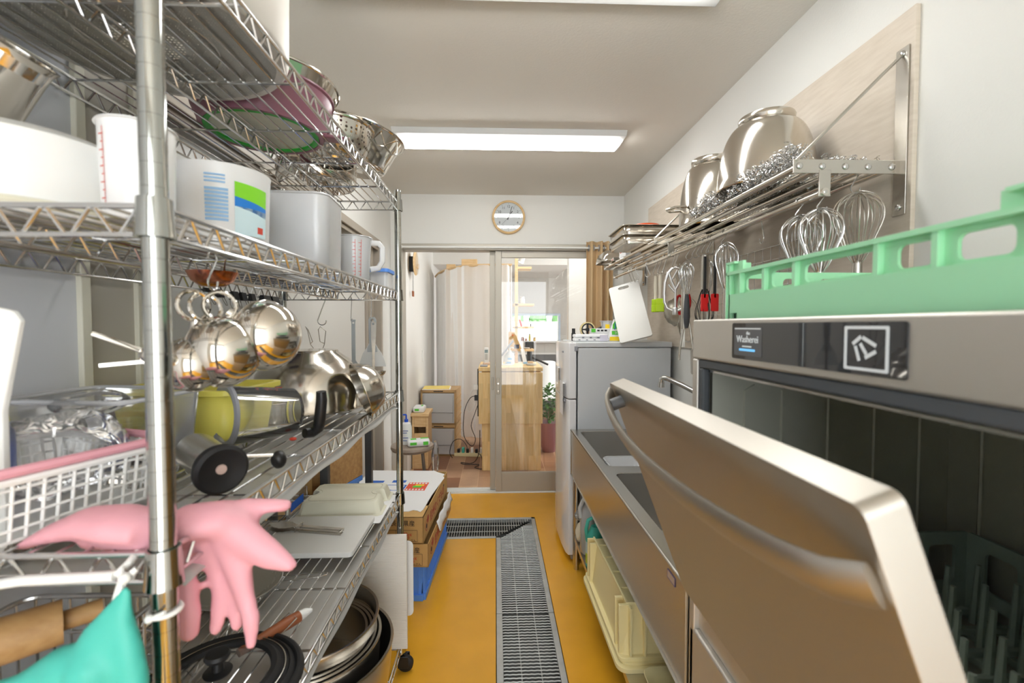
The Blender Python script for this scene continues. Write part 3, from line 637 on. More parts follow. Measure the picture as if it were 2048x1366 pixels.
# binder clips along the rear rim
def clip(y, s, label, tilt=0):
    t = thing('binder_clip', label, 'clip', (SX0+.006, y, ZB-.0), tilt, 'binder clips along the rear shelf rim')
    part('clip_body', MB().add([(-.004*s, -.016*s, .006), (.004*s, -.016*s, .006), (.011*s, -.016*s, -.022*s), (-.011*s, -.016*s, -.022*s), (-.004*s, .016*s, .006), (.004*s, .016*s, .006), (.011*s, .016*s, -.022*s), (-.011*s, .016*s, -.022*s)],
         [(0, 3, 2, 1), (4, 5, 6, 7), (2, 3, 7, 6), (0, 1, 5, 4), (0, 4, 7, 3), (1, 2, 6, 5)]), BLACK, t, bevel=.001)
    for q in (-1, 1):
        part('wire_loop', MB().tube([(.011*s*q, -.007*s, -.02*s), (.014*s*q+.004, -.008*s, -.036*s), (.015*s*q+.008, -.004*s, -.05*s), (.015*s*q+.008, .004*s, -.05*s), (.014*s*q+.004, .008*s, -.036*s), (.011*s*q, .007*s, -.02*s)], .0011, 6), STEEL, t)
for y, s, lab in ((1.285, .8, 'small black binder clip, leftmost on the rear rim of the second shelf'), (1.34, .8, 'small black binder clip under the copper bowl'), (1.415, .9, 'black binder clip, third from the left on the rear rim'),
                  (1.46, .9, 'black binder clip, fourth from the left on the rear rim'), (1.515, .8, 'brown-looking small binder clip in the middle of the rear rim'), (1.60, 1.5, 'large black binder clip, second from the far rear post'), (1.66, 1.5, 'large black binder clip nearest the far rear post')):
    clip(y, s, lab)

# ------------------------------------------------------------------ third shelf (C)
Z = LV['C']
t = thing('storage_basket', 'white lattice basket with a pink rim at the near end of the third shelf', 'basket', (-.625, .655, Z), R(-20))
X0, X1_, ya, yb, h = -.11, .11, -.15, .065, .082
bm_ = MB()
def lattice(p, q, n):
    p = V(p); q = V(q); out = (q-p).cross(V((0, 0, 1))).normalized()*.012
    for i in range(n+1):
        a = p.lerp(q, i/n); bm_.tube([a+V((0, 0, .004)), a+out+V((0, 0, h))], .0021, 6)
    for z in (.016, .032, .048, .064): bm_.tube([p+out*z/h+V((0, 0, z)), q+out*z/h+V((0, 0, z))], .0019, 6)
cs = [(X0, ya, 0), (X1_, ya, 0), (X1_, yb, 0), (X0, yb, 0)]
for i in range(4): lattice(cs[i], cs[(i+1) % 4], 15 if i % 2 else 14)
bm_.box(X0, X1_, ya, yb, 0, .004)
part('lattice', bm_, WHITE, t)
def ring(z, r, e): return MB().tube([(x, y, z) for x, y in rr(X0-e, X1_+e, ya-e, yb+e, .03, 6)], r, 8, True)
part('pink_rim', ring(h+.003, .006, .014), PINK, t); part('lower_rim', ring(h-.008, .005, .012), WHITE, t)
def crumple(name, c, r, label, cat, m, seed, amp=.35, group=None):
    mb = MB(); mb.ball(c, r, 30); o = solo(name, mb, m, label, cat, group)
    tx = bpy.data.textures.new(name+str(seed), 'VORONOI'); tx.noise_scale = .04
    d = o.modifiers.new('disp', 'DISPLACE'); d.texture = tx; d.strength = amp*min(r); d.mid_level = .5; d.texture_coords = 'GLOBAL'
    return o
crumple('plastic_bag', (-.60, .64, Z+.075), (.07, .075, .055), 'crumpled clear plastic bag in the pink-rimmed basket', 'bag', BAG, 1, .5)
crumple('plastic_bag', (-.655, .76, Z+.125), (.05, .05, .016), 'small clear plastic bag lying on top of the other, beside the yellow tub', 'bag', BAG, 2, .8)
t = thing('detergent_pack', 'blue plastic pack inside the pink-rimmed basket, far left', 'pack', (-.69, .60, Z+.006), R(-20))
part('pack', MB().box(-.03, .03, -.045, .05, 0, .11), mat('blue_pack', S(54, 92, 190), .35), t, bevel=.012, seg=3); part('label', MB().box(.0302, .031, -.03, .03, .02, .06), mat('violet_print', S(120, 90, 150), .5), t)
t = thing('clear_container', 'clear plastic box standing behind the basket on the third shelf', 'container', (-.675, .815, Z), R(-6))
part('body', tubwall(rr(-.10, .10, -.075, .075, .02), rr(-.11, .11, -.085, .085, .02), .13, 0), CLR, t)
part('rim', MB().tube([(x, y, .13) for x, y in rr(-.114, .114, -.089, .089, .022)], .004, 8, True), FROST, t)
# yellow tub
t = thing('yellow_container', 'yellow plastic tub with a thick rim on the third shelf', 'container', (-.655, 1.025, Z), R(-4))
part('body', tubwall(rr(-.115, .115, -.075, .075, .02), rr(-.13, .13, -.09, .09, .022), .118, 0), YELP, t, solid=.003)
part('rim', MB().plate(rr(-.14, .14, -.10, .10, .026), [rr(-.128, .128, -.088, .088, .02)], .108, .12), YELP, t, bevel=.002)
# glass measuring jug on its side with a black handle
t = thing('measuring_jug', 'clear measuring jug lying on its side with a grey mouth ring and black handle', 'jug', (-.49, .98, Z))
ax = V((-.62, -.72, .06)).normalized(); Xg = ax.to_track_quat('Z', 'Y').to_matrix().to_4x4(); Xg.translation = V((.042, .045, .061))
part('body', MB().lathe([(0, 0), (.044, 0), (.05, .006), (.060, .135), (.0625, .14), (.0585, .136), (.048, .009), (0, .004)], 40, X=Xg), CLR, t)
part('mouth_ring', MB().lathe([(.0555, .132), (.0625, .134), (.0655, .141), (.06, .144), (.0505, .141), (.0555, .132)], 40, X=Xg), GREY, t)
part('red_scale', MB().box(-.001, .001, .052, .053, .03, .11, Xg).box(-.006, .006, .0515, .0525, .04, .043, Xg).box(-.006, .006, .0525, .0535, .06, .063, Xg).box(-.006, .006, .0535, .0545, .08, .083, Xg), REDP, t)
part('handle', MB().tube([(.068, .035, .012), (.078, .05, .01), (.092, .05, .02), (.098, .045, .045), (.104, .04, .085), (.104, .038, .104)], [.011, .012, .0125, .0125, .012, .0105], 12), BLACK, t)
part('red_badge', MB().ball((.054, .008, .006), (.008, .006, .004), 12), REDP, t)
jug('pudding_cup', 'small steel cup upside down behind the clear measuring jug', (-.56, 1.16, Z), .026, .036, .055, STEEL, 0, None, False)
# big steel bowl upside-down and the small one leaning on it
t = thing('mixing_bowl', 'large steel mixing bowl upside down on the third shelf', 'bowl', (-.575, 1.42, Z))
Xb = M.Rotation(R(5), 4, 'Y')
pr = [(.165, .004), (.168, .0), (.171, .004), (.166, .012), (.160, .055), (.146, .105), (.12, .145), (.088, .168), (.084, .176), (.0, .178)]
part('bowl', MB().lathe(pr, 64), BOWLM, t)
t = thing('mixing_bowl', 'small steel bowl on its side leaning against the large upside-down bowl', 'bowl', (-.385, 1.31, Z))
Xc = M.Translation((0, 0, .066)) @ V((-.78, -.42, -.30)).to_track_quat('Z', 'Y').to_matrix().to_4x4()
part('bowl', MB().lathe([(0, -.062), (.035, -.06), (.06, -.045), (.076, -.015), (.081, .0), (.086, .001), (.086, .003), (.079, .002), (.074, -.015), (.058, -.043), (.033, -.057), (0, -.059)], 48, X=Xc), BOWLM, t)
# hand mill lying at the shelf edge
t = thing('coffee_mill', 'hand mill with a black rubber base lying at the edge of the third shelf', 'mill', (-.42, .70, Z))
ax = V((.74, -.62, -.10)).normalized(); Xm = ax.to_track_quat('Z', 'Y').to_matrix().to_4x4(); Xm.translation = V((.012, -.015, .036))
part('body', MB().lathe([(0, -.11), (.027, -.11), (.029, -.10), (.029, -.015), (.033, -.01), (.0, -.01)], 32, X=Xm), STEEL, t)
part('rubber_base', MB().lathe([(.0, -.016), (.034, -.014), (.0375, -.004), (.037, .004), (.032, .008), (.022, .003), (.012, .0005), (0, .0005)], 40, X=Xm), RUBBER, t)
part('centre_button', MB().lathe([(0, .004), (.007, .003), (.008, -.001)], 20, X=Xm), mat('pinkish_button', S(206, 180, 168), .4), t)
part('crank_knob', MB().ball((.035, .115, .012), (.013, .013, .016), 16), BLACK, t); part('crank_arm', MB().tube([(-.03, .07, .03), (.035, .115, .02)], .003, 6), STEEL, t)

# rubber gloves
def YZ(*p): return p
blob('rubber_glove', [
    ([(-.408, .565, 1.083), (-.385, .575, 1.098), (-.35, .59, 1.098), (-.325, .60, 1.088)], [.020, .022, .021, .016], 1.6, (0, 0, 1)),
    ([(-.372, .59, 1.104), (-.33, .61, 1.104), (-.285, .625, 1.099)], [.010, .011, .0085], 1.3, (0, 0, 1)),
    ([(-.345, .585, 1.090), (-.315, .585, 1.068), (-.285, .582, 1.050), (-.262, .58, 1.040)], [.024, .023, .018, .010], .8, (0, 0, 1)),
    ([(-.398, .578, 1.085), (-.392, .575, 1.055), (-.390, .573, 1.02), (-.388, .573, .985), (-.384, .573, .960)], [.012, .012, .0165, .0185, .013], .7, (1, 0, 0)),
    ([(-.372, .585, 1.07), (-.360, .59, 1.035), (-.355, .592, 1.0), (-.364, .592, .95)], [.018, .014, .013, .009], .8, (1, 0, 0)),
    ([(-.345, .585, 1.075), (-.328, .583, 1.035), (-.320, .582, 1.0), (-.312, .58, .97), (-.313, .58, .937)], [.018, .017, .012, .0115, .008], .8, (1, 0, 0)),
    ([(-.345, .59, 1.06), (-.337, .592, 1.0), (-.337, .592, .955)], [.014, .011, .009], .8, (1, 0, 0))],
    PINK, 'pink rubber glove draped over the shelf edge, fingers hanging down right of the post', 'glove', 'pink rubber gloves')
blob('rubber_glove', [
    ([(-.548, .535, 1.090), (-.51, .535, 1.106), (-.47, .535, 1.118), (-.43, .53, 1.118), (-.398, .53, 1.112)], [.005, .011, .017, .020, .018], 1.6, (0, 0, 1)),
    ([(-.475, .535, 1.092), (-.43, .53, 1.094), (-.395, .53, 1.092)], [.006, .009, .011], 1.5, (0, 0, 1))],
    PINK, 'pink rubber glove lying flat on the shelf end with its cuff pointing left', 'glove', 'pink rubber gloves')
tq = blob('rubber_glove', [
    ([(-0.384, 0.478, 1.070), (-0.390, 0.478, 1.051), (-0.405, 0.476, 1.021), (-0.415, 0.475, 0.991)], [.006, .014, .024, .030], .55, (1, 0, 0)),
    ([(-0.388, 0.478, 1.036), (-0.383, 0.476, 1.006), (-0.379, 0.476, 0.971), (-0.382, 0.476, 0.926)], [.012, .016, .017, .013], .8, (1, 0, 0)),
    ([(-0.420, 0.474, 0.996), (-0.418, 0.472, 0.956), (-0.420, 0.472, 0.906)], [.022, .018, .013], .8, (1, 0, 0)),
    ([(-0.435, 0.474, 0.991), (-0.452, 0.472, 0.956), (-0.460, 0.472, 0.906)], [.024, .020, .014], .8, (1, 0, 0)),
    ([(-0.440, 0.474, 0.991), (-0.480, 0.470, 0.969), (-0.530, 0.466, 0.958), (-0.575, 0.462, 0.951)], [.026, .022, .018, .012], .8, (0, 0, 1))],
    TURQ, 'turquoise rubber glove clipped below the third shelf, hanging left of the near post', 'glove')
t = thing('glove_clip', 'white plastic clip holding the turquoise glove', 'clip', (-.394, .482, 1.056))
part('clip_arms', MB().tube([(-.003, 0, 0), (.002, .002, .02), (.012, .008, .03)], [.0045, .0045, .003], 8).tube([(.003, -.004, .002), (.002, .0, .02), (-.004, .008, .03)], .003, 8).ball((.006, .0, .024), .006, 12), WHITE, t)
t = thing('towel_bar', 'white plastic hanger bar clipped along the near end of the third shelf', 'bar', (-.46, .485, 1.045))
part('bar', MB().tube([(-.16, .006, .012), (-.04, .006, .030), (.055, .006, .033)], .0055, 10), WHITE, t); part('hook', MB().tube([(.055, .006, .033), (.062, .015, .042), (.06, .03, .046)], .004, 8), WHITE, t)
solo('cable_tie', MB().tube([(SX1+.0148*cos(i*pi/12), SY0+.0148*sin(i*pi/12), 1.028) for i in range(24)], .0028, 8, True, None).ball((SX1-.006, SY0-.0155, 1.028), .005, 10).tube([(SX1-.006, SY0-.016, 1.028), (SX1+.012, SY0-.017, 1.036)], .002, 6), WHITE, 'white cable tie wrapped round the near front post', 'cable tie')

# ------------------------------------------------------------------ fourth shelf (D)
Z = LV['D']
t = thing('utensil_basket', 'steel wire basket standing at the near end of the fourth shelf', 'basket', (-.66, .65, Z))
wb_ = MB()
for z in (.005, .07, .14, .20): wb_.tube([(x, y, z) for x, y in rr(-.11, .11, -.11, .11, .03)], .003 if z < .2 else .0045, 8, True)
for i in range(8):
    for s in (-1, 1): q = -.095+.027*i; wb_.tube([(q, s*.11, 0.005), (q, s*.11, .20)], .0022, 6); wb_.tube([(s*.11, q, .005), (s*.11, q, .20)], .0022, 6); 
    wb_.tube([(-.095+.027*i, -.11, .005), (-.095+.027*i, .11, .005)], .0022, 6)
part('wire_basket', wb_, CHROME, t)
t = thing('rolling_pin', 'thick tan wooden rolling pin lying across the wire basket at the lower left', 'rolling pin', (-.66, .58, Z+.205))
part('roller', MB().tube([(-.10, -.085, .030), (-.02, -.015, .030), (.06, .06, .030)], [.029, .030, .029], 24), TANW, t)
part('handle', MB().tube([(.06, .06, .030), (.09, .088, .030)], [.013, .014], 12), TANW, t)
# beige tray upside-down with notches
t = thing('cooking_tray', 'beige plastic tray turned upside down with a notch in each end on the fourth shelf', 'tray', (-.535, 1.642, Z), R(2))
def notch(w, d, nr, ins=0):
    o = []
    def side(sx):
        p = []
        for i in range(11): a = -pi/2+pi*i/10; p.append((sx*(w-nr*cos(a)), nr*1.15*sin(a)))
        return p
    o += [(w-.012, -d), (w, -d+.012)]+side(1)+[(w, d-.012), (w-.012, d), (-w+.012, d), (-w, d-.012)]+list(reversed(side(-1)))+[(-w, -d+.012), (-w+.012, -d)]
    return o
a, b = notch(.137, .105, .022), notch(.126, .094, .022); n = len(a); m = MB()
for o_, z in ((notch(.145, .113, .022), .0), (notch(.145, .113, .022), .003), (a, .006), (b, .042), (notch(.121, .089, .022), .046)): m.v += [V((x, y, z)) for x, y in o_]
for k in range(4):
    for j in range(n): m.f.append([k*n+j, k*n+(j+1) % n, (k+1)*n+(j+1) % n, (k+1)*n+j])
tri = G.tessellate_polygon([[V((x, y, 0)) for x, y in notch(.121, .089, .022)]]); m.f += [[4*n+i for i in q] for q in tri]
part('tray', m, BEIGE, t); 
part('groove', MB().tube([(x, y, .0462) for x, y in notch(.112, .080, .024)], .0012, 6, True), mat('beige_groove', S(204, 200, 178), .5), t)
t = thing('cutting_board', 'white plastic cutting board lying flat on the fourth shelf under the tongs', 'cutting board', (-.535, 1.385, Z))
part('board', MB().plate(rr(-.135, .135, -.125, .125, .014), [], 0, .014), WHITEB, t, bevel=.0015)
t = thing('tongs', 'steel scalloped tongs with a locking ring on the white cutting board', 'tongs', (-.58, 1.40, Z+.014), R(-11))
for s in (-1, 1):
    m = MB(); m.plate([(-.045, -.008), (.118, -.0075), (.118, .0075), (-.045, .008)], [], 0, .0015, M.Translation((0, s*.004, .007+s*.0045)))
    m.box(-.02, .118, -.0078, -.0065, 0, .006, M.Translation((0, s*.004, .007+s*.0045-.003))); part('arm', m, STEEL, t)
    k = MB(); sc = [(-.045-.085*u, (.008+.016*sin(min(1, u*1.15)*pi)**.8)*(1+.06*sin(u*34)), 0) for u in [i/22 for i in range(23)]]
    k.plate([(x, y) for x, y, _ in sc]+[(x, -y) for x, y, _ in reversed(sc[:-1])], [], 0, .0015, M.Translation((0, s*.004, .007+s*.0045))); part('scalloped_head', k, STEEL, t)
part('locking_ring', MB().tube([(-.03, -.016, .002), (-.026, -.017, .018), (-.026, .019, .018), (-.03, .019, .002)], .0016, 6, True), STEEL, t); part('hinge', MB().cyl((.112, -.012, .007), (.112, .013, .007), .004), STEEL, t)
t = thing('wire_skimmer', 'round wire mesh skimmer with a long loop handle lying on the fourth shelf', 'skimmer', (-.645, 1.13, Z+.002), R(8))
part('rim', MB().tube([(.105*cos(i*pi/24), .105*sin(i*pi/24), .004) for i in range(48)], .0024, 8, True), CHROME, t)
MESH = holes('fine_mesh', S(176, 172, 160), 520, .30, .4)
part('mesh', MB().lathe([(0, .0005), (.08, .001), (.104, .004)], 40), MESH, t)
part('loop_handle', MB().tube([(.10, -.012, .004), (.20, -.010, .008), (.215, -.004, .008), (.215, .004, .008), (.20, .010, .008), (.10, .012, .004)], .0018, 6), CHROME, t)
t = thing('pan_lid', 'glass pan lid with stepped black silicone rings and a black knob on the fourth shelf', 'pan lid', (-.49, .80, Z+.012))
part('glass_dome', MB().lathe([(0, .022), (.03, .021), (.06, .017), (.085, .010)], 48), CLR, t)
part('silicone_rings', MB().lathe([(.082, .010), (.085, .017), (.093, .017), (.100, .010), (.104, .010), (.107, .006), (.112, .0055), (.115, .009), (.119, .0055), (.123, .001), (.127, .006), (.132, .006), (.137, .002), (.139, -.004), (.13, -.006), (.09, .002), (.082, .010)], 64), RUBBER, t)
part('steel_edge', MB().tube([(.107*cos(i*pi/32), .107*sin(i*pi/32), .0105) for i in range(64)], .0012, 6, True), STEEL, t)
part('knob', MB().lathe([(0, .02), (.022, .021), (.023, .024), (.01, .027), (.009, .042), (.018, .046), (.021, .052), (.018, .057), (0, .058)], 32), BLACK, t)
t = thing('wooden_turner', 'wooden-handled tool with a white cap sticking out from under the pan lid', 'turner', (-.455, .93, Z+.003), R(55))
part('wooden_handle', MB().tube([(-.07, 0, .012), (-.03, 0, .014), (.03, 0, .016), (.055, 0, .016)], [.008, .010, .013, .012], 16), BRNW, t)
part('white_cap', MB().tube([(.054, 0, .016), (.07, 0, .016), (.085, 0, .014)], [.012, .010, .004], 16, flat=.7), WHITE, t); part('wire', MB().tube([(.0, -.018, .01), (.04, -.016, .026), (.042, .016, .026), (.0, .018, .01)], .0014, 6), CHROME, t)
t = thing('clear_case', 'clear plastic case with a blue label left of the beige tray', 'case', (-.735, 1.60, Z), 0)
part('case', MB().box(-.04, .04, -.09, .09, 0, .055), CLR, t, bevel=.004); part('label', MB().box(.0402, .041, -.05, .05, .012, .04), BLUP, t)
solo('white_card', MB().plate(rr(-.45, -.378, 1.48, 1.73, .006), [], Z-.0, Z+.0012), CARDW, 'thin white card under the right end of the beige tray', 'card')

# ------------------------------------------------------------------ bottom shelf (E)
Z = LV['E']
def bowl(name, label, c, r, h, m=STEEL, base=.55, X=None, group=None):
    t = thing(name, label, 'bowl', c, 0, group); th = .0015
    pr = [(0, 0)]; out = [(r*base, 0)]+[(r*(base+(1-base)*sin(a*pi/20)**.9), h*(1-cos(a*pi/20))) for a in range(1, 10)]+[(r, h)]
    pr += out+[(r+.005, h+.002), (r+.004, h+.006), (r-.003, h+.004)]+[(x-.003, z+.003) for x, z in reversed(out[:-1])]+[(0, .003)]
    part('bowl', MB().lathe(pr, 64, X=X), m, t); return t
GB = 'nested steel bowls on the bottom shelf'
bowl('mixing_bowl', 'widest steel bowl, outermost of the nested bowls on the bottom shelf', (-.552, 1.345, Z), .235, .27, group=GB)
for i, (r, z, lab) in enumerate(((.203, .300, 'second widest of the nested steel bowls on the bottom shelf'), (.190, .303, 'third widest of the nested steel bowls on the bottom shelf'), (.177, .305, 'fourth widest of the nested steel bowls on the bottom shelf'), (.163, .307, 'innermost visible of the nested steel bowls under the top one'))):
    bowl('mixing_bowl', lab, (-.553, 1.335, Z+.012+i*.018), r, z-.012-i*.018, group=GB, base=.5)
bowl('mixing_bowl', 'topmost steel bowl on the stack on the bottom shelf, grey inside', (-.562, 1.36, Z+.185), .198, .16, group=GB, base=.5)
t = thing('corrugated_board', 'white corrugated plastic board standing upright at the far end of the bottom shelf', 'board', (-.44, 1.705, Z))
cb = MB(); nx = 46
part('sheet', MB().box(-.14, .104, -.004, .004, 0, .44), BOARDM, t)
rb = MB()
for i in range(80): rb.box(-.14, .104, -.0054, -.004, .003+i*.0055, .0055+i*.0055)
part('flutes', rb, BOARDM, t, kind='stuff')
solo('plastic_sheet', MB().plate(rr(-.42, -.325, .20, .50, .02), [], -.0015, .0015, M.Translation((0, 1.775, 0)) @ M.Rotation(pi/2, 4, 'X')), WHITE, 'white rounded plastic sheet behind the corrugated board', 'sheet')

# ================================================================== RIGHT SIDE: DISHWASHER
DX, DY0, DY1 = .42, .29, .955
t = thing('dishwasher', 'large stainless dishwasher with its front door open, right foreground', 'dishwasher', (.71, .62, 0))
c = MB(); c.box(DX, .99, DY1-.022, DY1, 0.05, 1.275); c.box(DX, .99, DY0, DY0+.022, .05, 1.275); c.box(DX+.012, .99, DY0, DY1, 1.335, 1.357); c.box(.97, .99, DY0, DY1, .05, 1.34)
c.box(DX+.012, .99, DY0+.02, DY1-.02, .70, .765)
part('cabinet', c, SATIN, t, True, bevel=.003)
part('control_panel', MB().box(DX, DX+.03, DY0-.004, DY1, 1.276, 1.357), SATIN, t, True, bevel=.004, seg=3)
part('lower_panel', MB().box(DX, DX+.02, DY0, DY1-.002, .06, .70), SATIN, t, True, bevel=.006, seg=3)
part('plinth', MB().box(DX+.04, .97, DY0+.03, DY1-.03, 0, .06), BLACK, t, True)
ch = MB(); a0, a1, b0, b1, c0, c1 = DX+.02, .965, DY0+.024, DY1-.024, .767, 1.27
ch.box(a1, a1+.004, b0, b1, c0, c1); ch.box(a0, a1, b1-.004, b1, c0, c1); ch.box(a0, a1, b0, b0+.004, c0, c1); ch.box(a0, a1, b0, b1, c1, c1+.01); ch.box(a0, a1, b0, b1, c0-.001, c0+.004)
for y in (.40, .47, .56, .66, .76, .86): ch.tube([(a1-.001, y, c0), (a1-.001, y, c1-.05)], .004, 6)
for x in (.52, .60, .70, .80, .90): ch.tube([(x, b1-.005, c0), (x, b1-.005, c1-.06), (x+.02, b1-.005, c1-.05)], .004, 6)
part('chamber', ch, DKSTEEL, t, True)
part('gasket', MB().box(DX+.004, DX+.02, DY0+.02, DY1-.02, 1.257, 1.276).box(DX+.004, DX+.02, DY1-.04, DY1-.022, .77, 1.257), mat('gasket_grey', S(84, 88, 92), .5), t, True, bevel=.004)
part('gasket_trim', MB().box(DX+.016, DX+.022, DY0+.02, DY1-.04, 1.250, 1.254).box(DX+.016, DX+.022, DY1-.046, DY1-.042, .77, 1.254), CHROME, t, True)
part('spray_plug', MB().lathe([(0, -.02), (.018, -.02), (.022, -.012), (.022, 0)], 6, X=M.Translation((a1, .445, 1.13)) @ M.Rotation(pi/2, 4, 'Y')), RUBBER, t, True)
part('vent_slot', MB().box(a1-.003, a1, .42, .47, 1.092, 1.096).box(a1-.003, a1, .42, .47, 1.082, 1.086), BLACK, t, True)
Xp = frame((DX-.0008, 0, 0), (0, -1, 0), (0, 0, 1))
dp = part('display', MB().plate(rr(-.79, -.447, 1.288, 1.349, .004), [], -.002, .0008, Xp), DISP, t, True)
FXp = frame((DX-.0022, 0, 0), (0, -1, 0), (0, 0, 1))
q = MB(); scr = part('screen', MB().plate(rr(-.782, -.70, 1.294, 1.342, .002), [], 0, .0004, frame((DX-.0018, 0, 0), (0, -1, 0), (0, 0, 1))), mat('screen_grey', S(92, 92, 94), .15, emit=S(120, 120, 122), es=.05), dp, True)
def dtext(s, size, y, z, m, nm='lettering', sx=1): part(nm, text_mb(s, size, frame((DX-.0026, y, z), (0, -1, 0), (0, 0, 1)), sx=sx), m, dp, True, fix=False)
dtext('the', .008, .738, 1.332, ICON); dtext('Washerei', .0165, .741, 1.3215, ICON)
part('screen_bar', MB().plate(rr(-.765, -.718, 1.302, 1.306, .001), [], 0, .0003, FXp), LCD, dp, True); part('screen_line', MB().plate(rr(-.756, -.728, 1.3085, 1.311, .0008), [], 0, .0003, FXp).plate(rr(-.78, -.703, 1.3385, 1.3405, .0005), [], 0, .0003, FXp), ICON, dp, True)
part('button_frame', MB().plate(rr(-.530, -.468, 1.293, 1.344, .002), [rr(-.526, -.472, 1.2965, 1.3405, .0015)], 0, .0004, FXp), ICON, dp, True)
ic = MB()
for a, b in (((-.517, 1.323), (-.505, 1.332)), ((-.503, 1.331), (-.484, 1.322)), ((-.513, 1.321), (-.507, 1.304)), ((-.506, 1.324), (-.497, 1.312)), ((-.499, 1.308), (-.484, 1.316))):
    A = V((a[0], a[1], 0)); B = V((b[0], b[1], 0)); d = (B-A).normalized(); p = V((-d.y, d.x, 0))*.0022
    ic.add([A+p, B+p, B-p, A-p], [(0, 1, 2, 3)], FXp @ M.Translation((0, 0, .0004)))
part('spray_icon', ic, ICON, dp, True)
# the open door
UX = V((-.166, 0, .449)).normalized(); Xd = frame((.406, 0, .776), (0, 1, 0), UX)
dr = part('door', MB().plate(rr(DY0-.004, DY1-.003, 0, .478, .010, 4), [], 0, .030, Xd), DOORM, t, True, bevel=.005, seg=3)
part('inner_panel', MB().plate(rr(DY0+.03, DY1-.03, .015, .45, .02), [], .029, .042, Xd), STEEL, dr, True, bevel=.004)
pts = []; N = 28
for i in range(N+1):
    u = i/N; y = .932-.642*u; b = sin(pi*u)**.55 if 0 < u < 1 else 0
    pts.append(Xd @ V((y, .456-.034*u-.012*b, -.006-.05*b)))
part('handle', MB().tube(pts, .018, 14, flat=.34, up=UX), DOORM, dr, True)
part('handle_post', MB().cyl(Xd @ V((.885, .448, -.024)), Xd @ V((.885, .448, .002)), .012, 16), mat('post_dark_grey', S(96, 98, 100), .4), dr, True)
# rack inside
t = thing('plate_rack', 'grey-green peg rack inside the open dishwasher', 'rack', (.70, .62, .772))
RG = mat('rack_grey_green', S(204, 220, 204), .5)
k = MB()
for i in range(9):
    k.box(-.24, .24, -.236+.056*i, -.226+.056*i, .012, .022); k.box(-.24+.058*i, -.23+.058*i, -.24, .24, .0, .012)
part('grid', k, RG, t); k = MB()
pg = None
for i in range(8):
    for j in range(7):
        if pg is None: pg = q = part('peg', MB().tube([(0, 0, 0), (.006, 0, .11)], [.007, .0045], 6), RG, t)
        else: q = pg.copy(); COL.objects.link(q)
        q.location = (-.21+.058*i, -.2+.064*j, .015)
for (X_, nm) in ((frame((-.25, 0, 0), (0, -1, 0), (0, 0, 1)), 0), (frame((.25, 0, 0), (0, 1, 0), (0, 0, 1)), 0), (frame((0, .25, 0), (-1, 0, 0), (0, 0, 1)), 0), (frame((0, -.25, 0), (1, 0, 0), (0, 0, 1)), 0)):
    part('side_wall', MB().plate(rr(-.25, .25, 0, .16, .01), [rr(-.22+.075*i, -.165+.075*i, .06, .135, .01, 3) for i in range(6)]+[rr(-.22+.15*i, -.10+.15*i, .012, .034, .006, 3) for i in range(3)], -.006, 0, X_), RG, t)
# green rack on top
t = thing('dish_rack', 'mint green plastic dish rack on top of the dishwasher', 'rack', (.692, .602, 1.357))
op = [(-.80, -.745), (-.725, -.668), (-.646, -.523), (-.494, -.452), (-.428, -.378)]
h, w = .088, .252
def wallp(X_):
    ho = [rr(a+.602, b+.602, .050, .076, .008, 4) for a, b in op]
    return MB().plate([(-w, .0), (-w+.012, 0), (-w+.012, .012), (-w+.04, .012), (-w+.04, 0), (w, 0), (w, h), (-w, h)], ho, -.004, 0, X_).plate([(-w, .0), (-w+.014, 0), (-w+.014, .011), (-w+.038, .011), (-w+.038, 0), (w, .0), (w, .046), (-w, .046)], [], 0, .008, X_).box(-w, w, h-.006, h, -.002, .010, X_)
for nm, o_, x in (('front_wall', (-w+.008, 0, 0), (0, -1, 0)), ('back_wall', (w-.008, 0, 0), (0, 1, 0)), ('side_wall', (0, w-.008, 0), (-1, 0, 0)), ('side_wall', (0, -w+.008, 0), (1, 0, 0))):
    X_ = frame(o_, x, (0, 0, 1)); m = wallp(X_)
    for a, b in op[:-1]:
        e = b+.602+.006; m.box(e-.0015, e+.0055, .046, h, 0, .008, X_)
    m.box(-w, -w+.003, 0, h+.018, 0, .010, X_); m.box(-w, -w+.045, h-.002, h+.018, -.004, .002, X_); m.box(-w, -w+.03, h+.014, h+.018, -.004, .010, X_); m.box(-w+.045, -w+.049, .046, h, 0, .009, X_); m.box(w-.04, w, h-.002, h+.018, -.004, .002, X_); m.box(w-.03, w, h+.014, h+.018, -.004, .010, X_)
    part(nm, m, GREEN, t, bevel=.0015)
k = MB()
for i in range(10): k.box(-.24, .24, -.24+.0525*i, -.232+.0525*i, .014, .022); k.box(-.24+.0525*i, -.232+.0525*i, -.24, .24, .014, .022)
part('grid', k, GREEN, t)

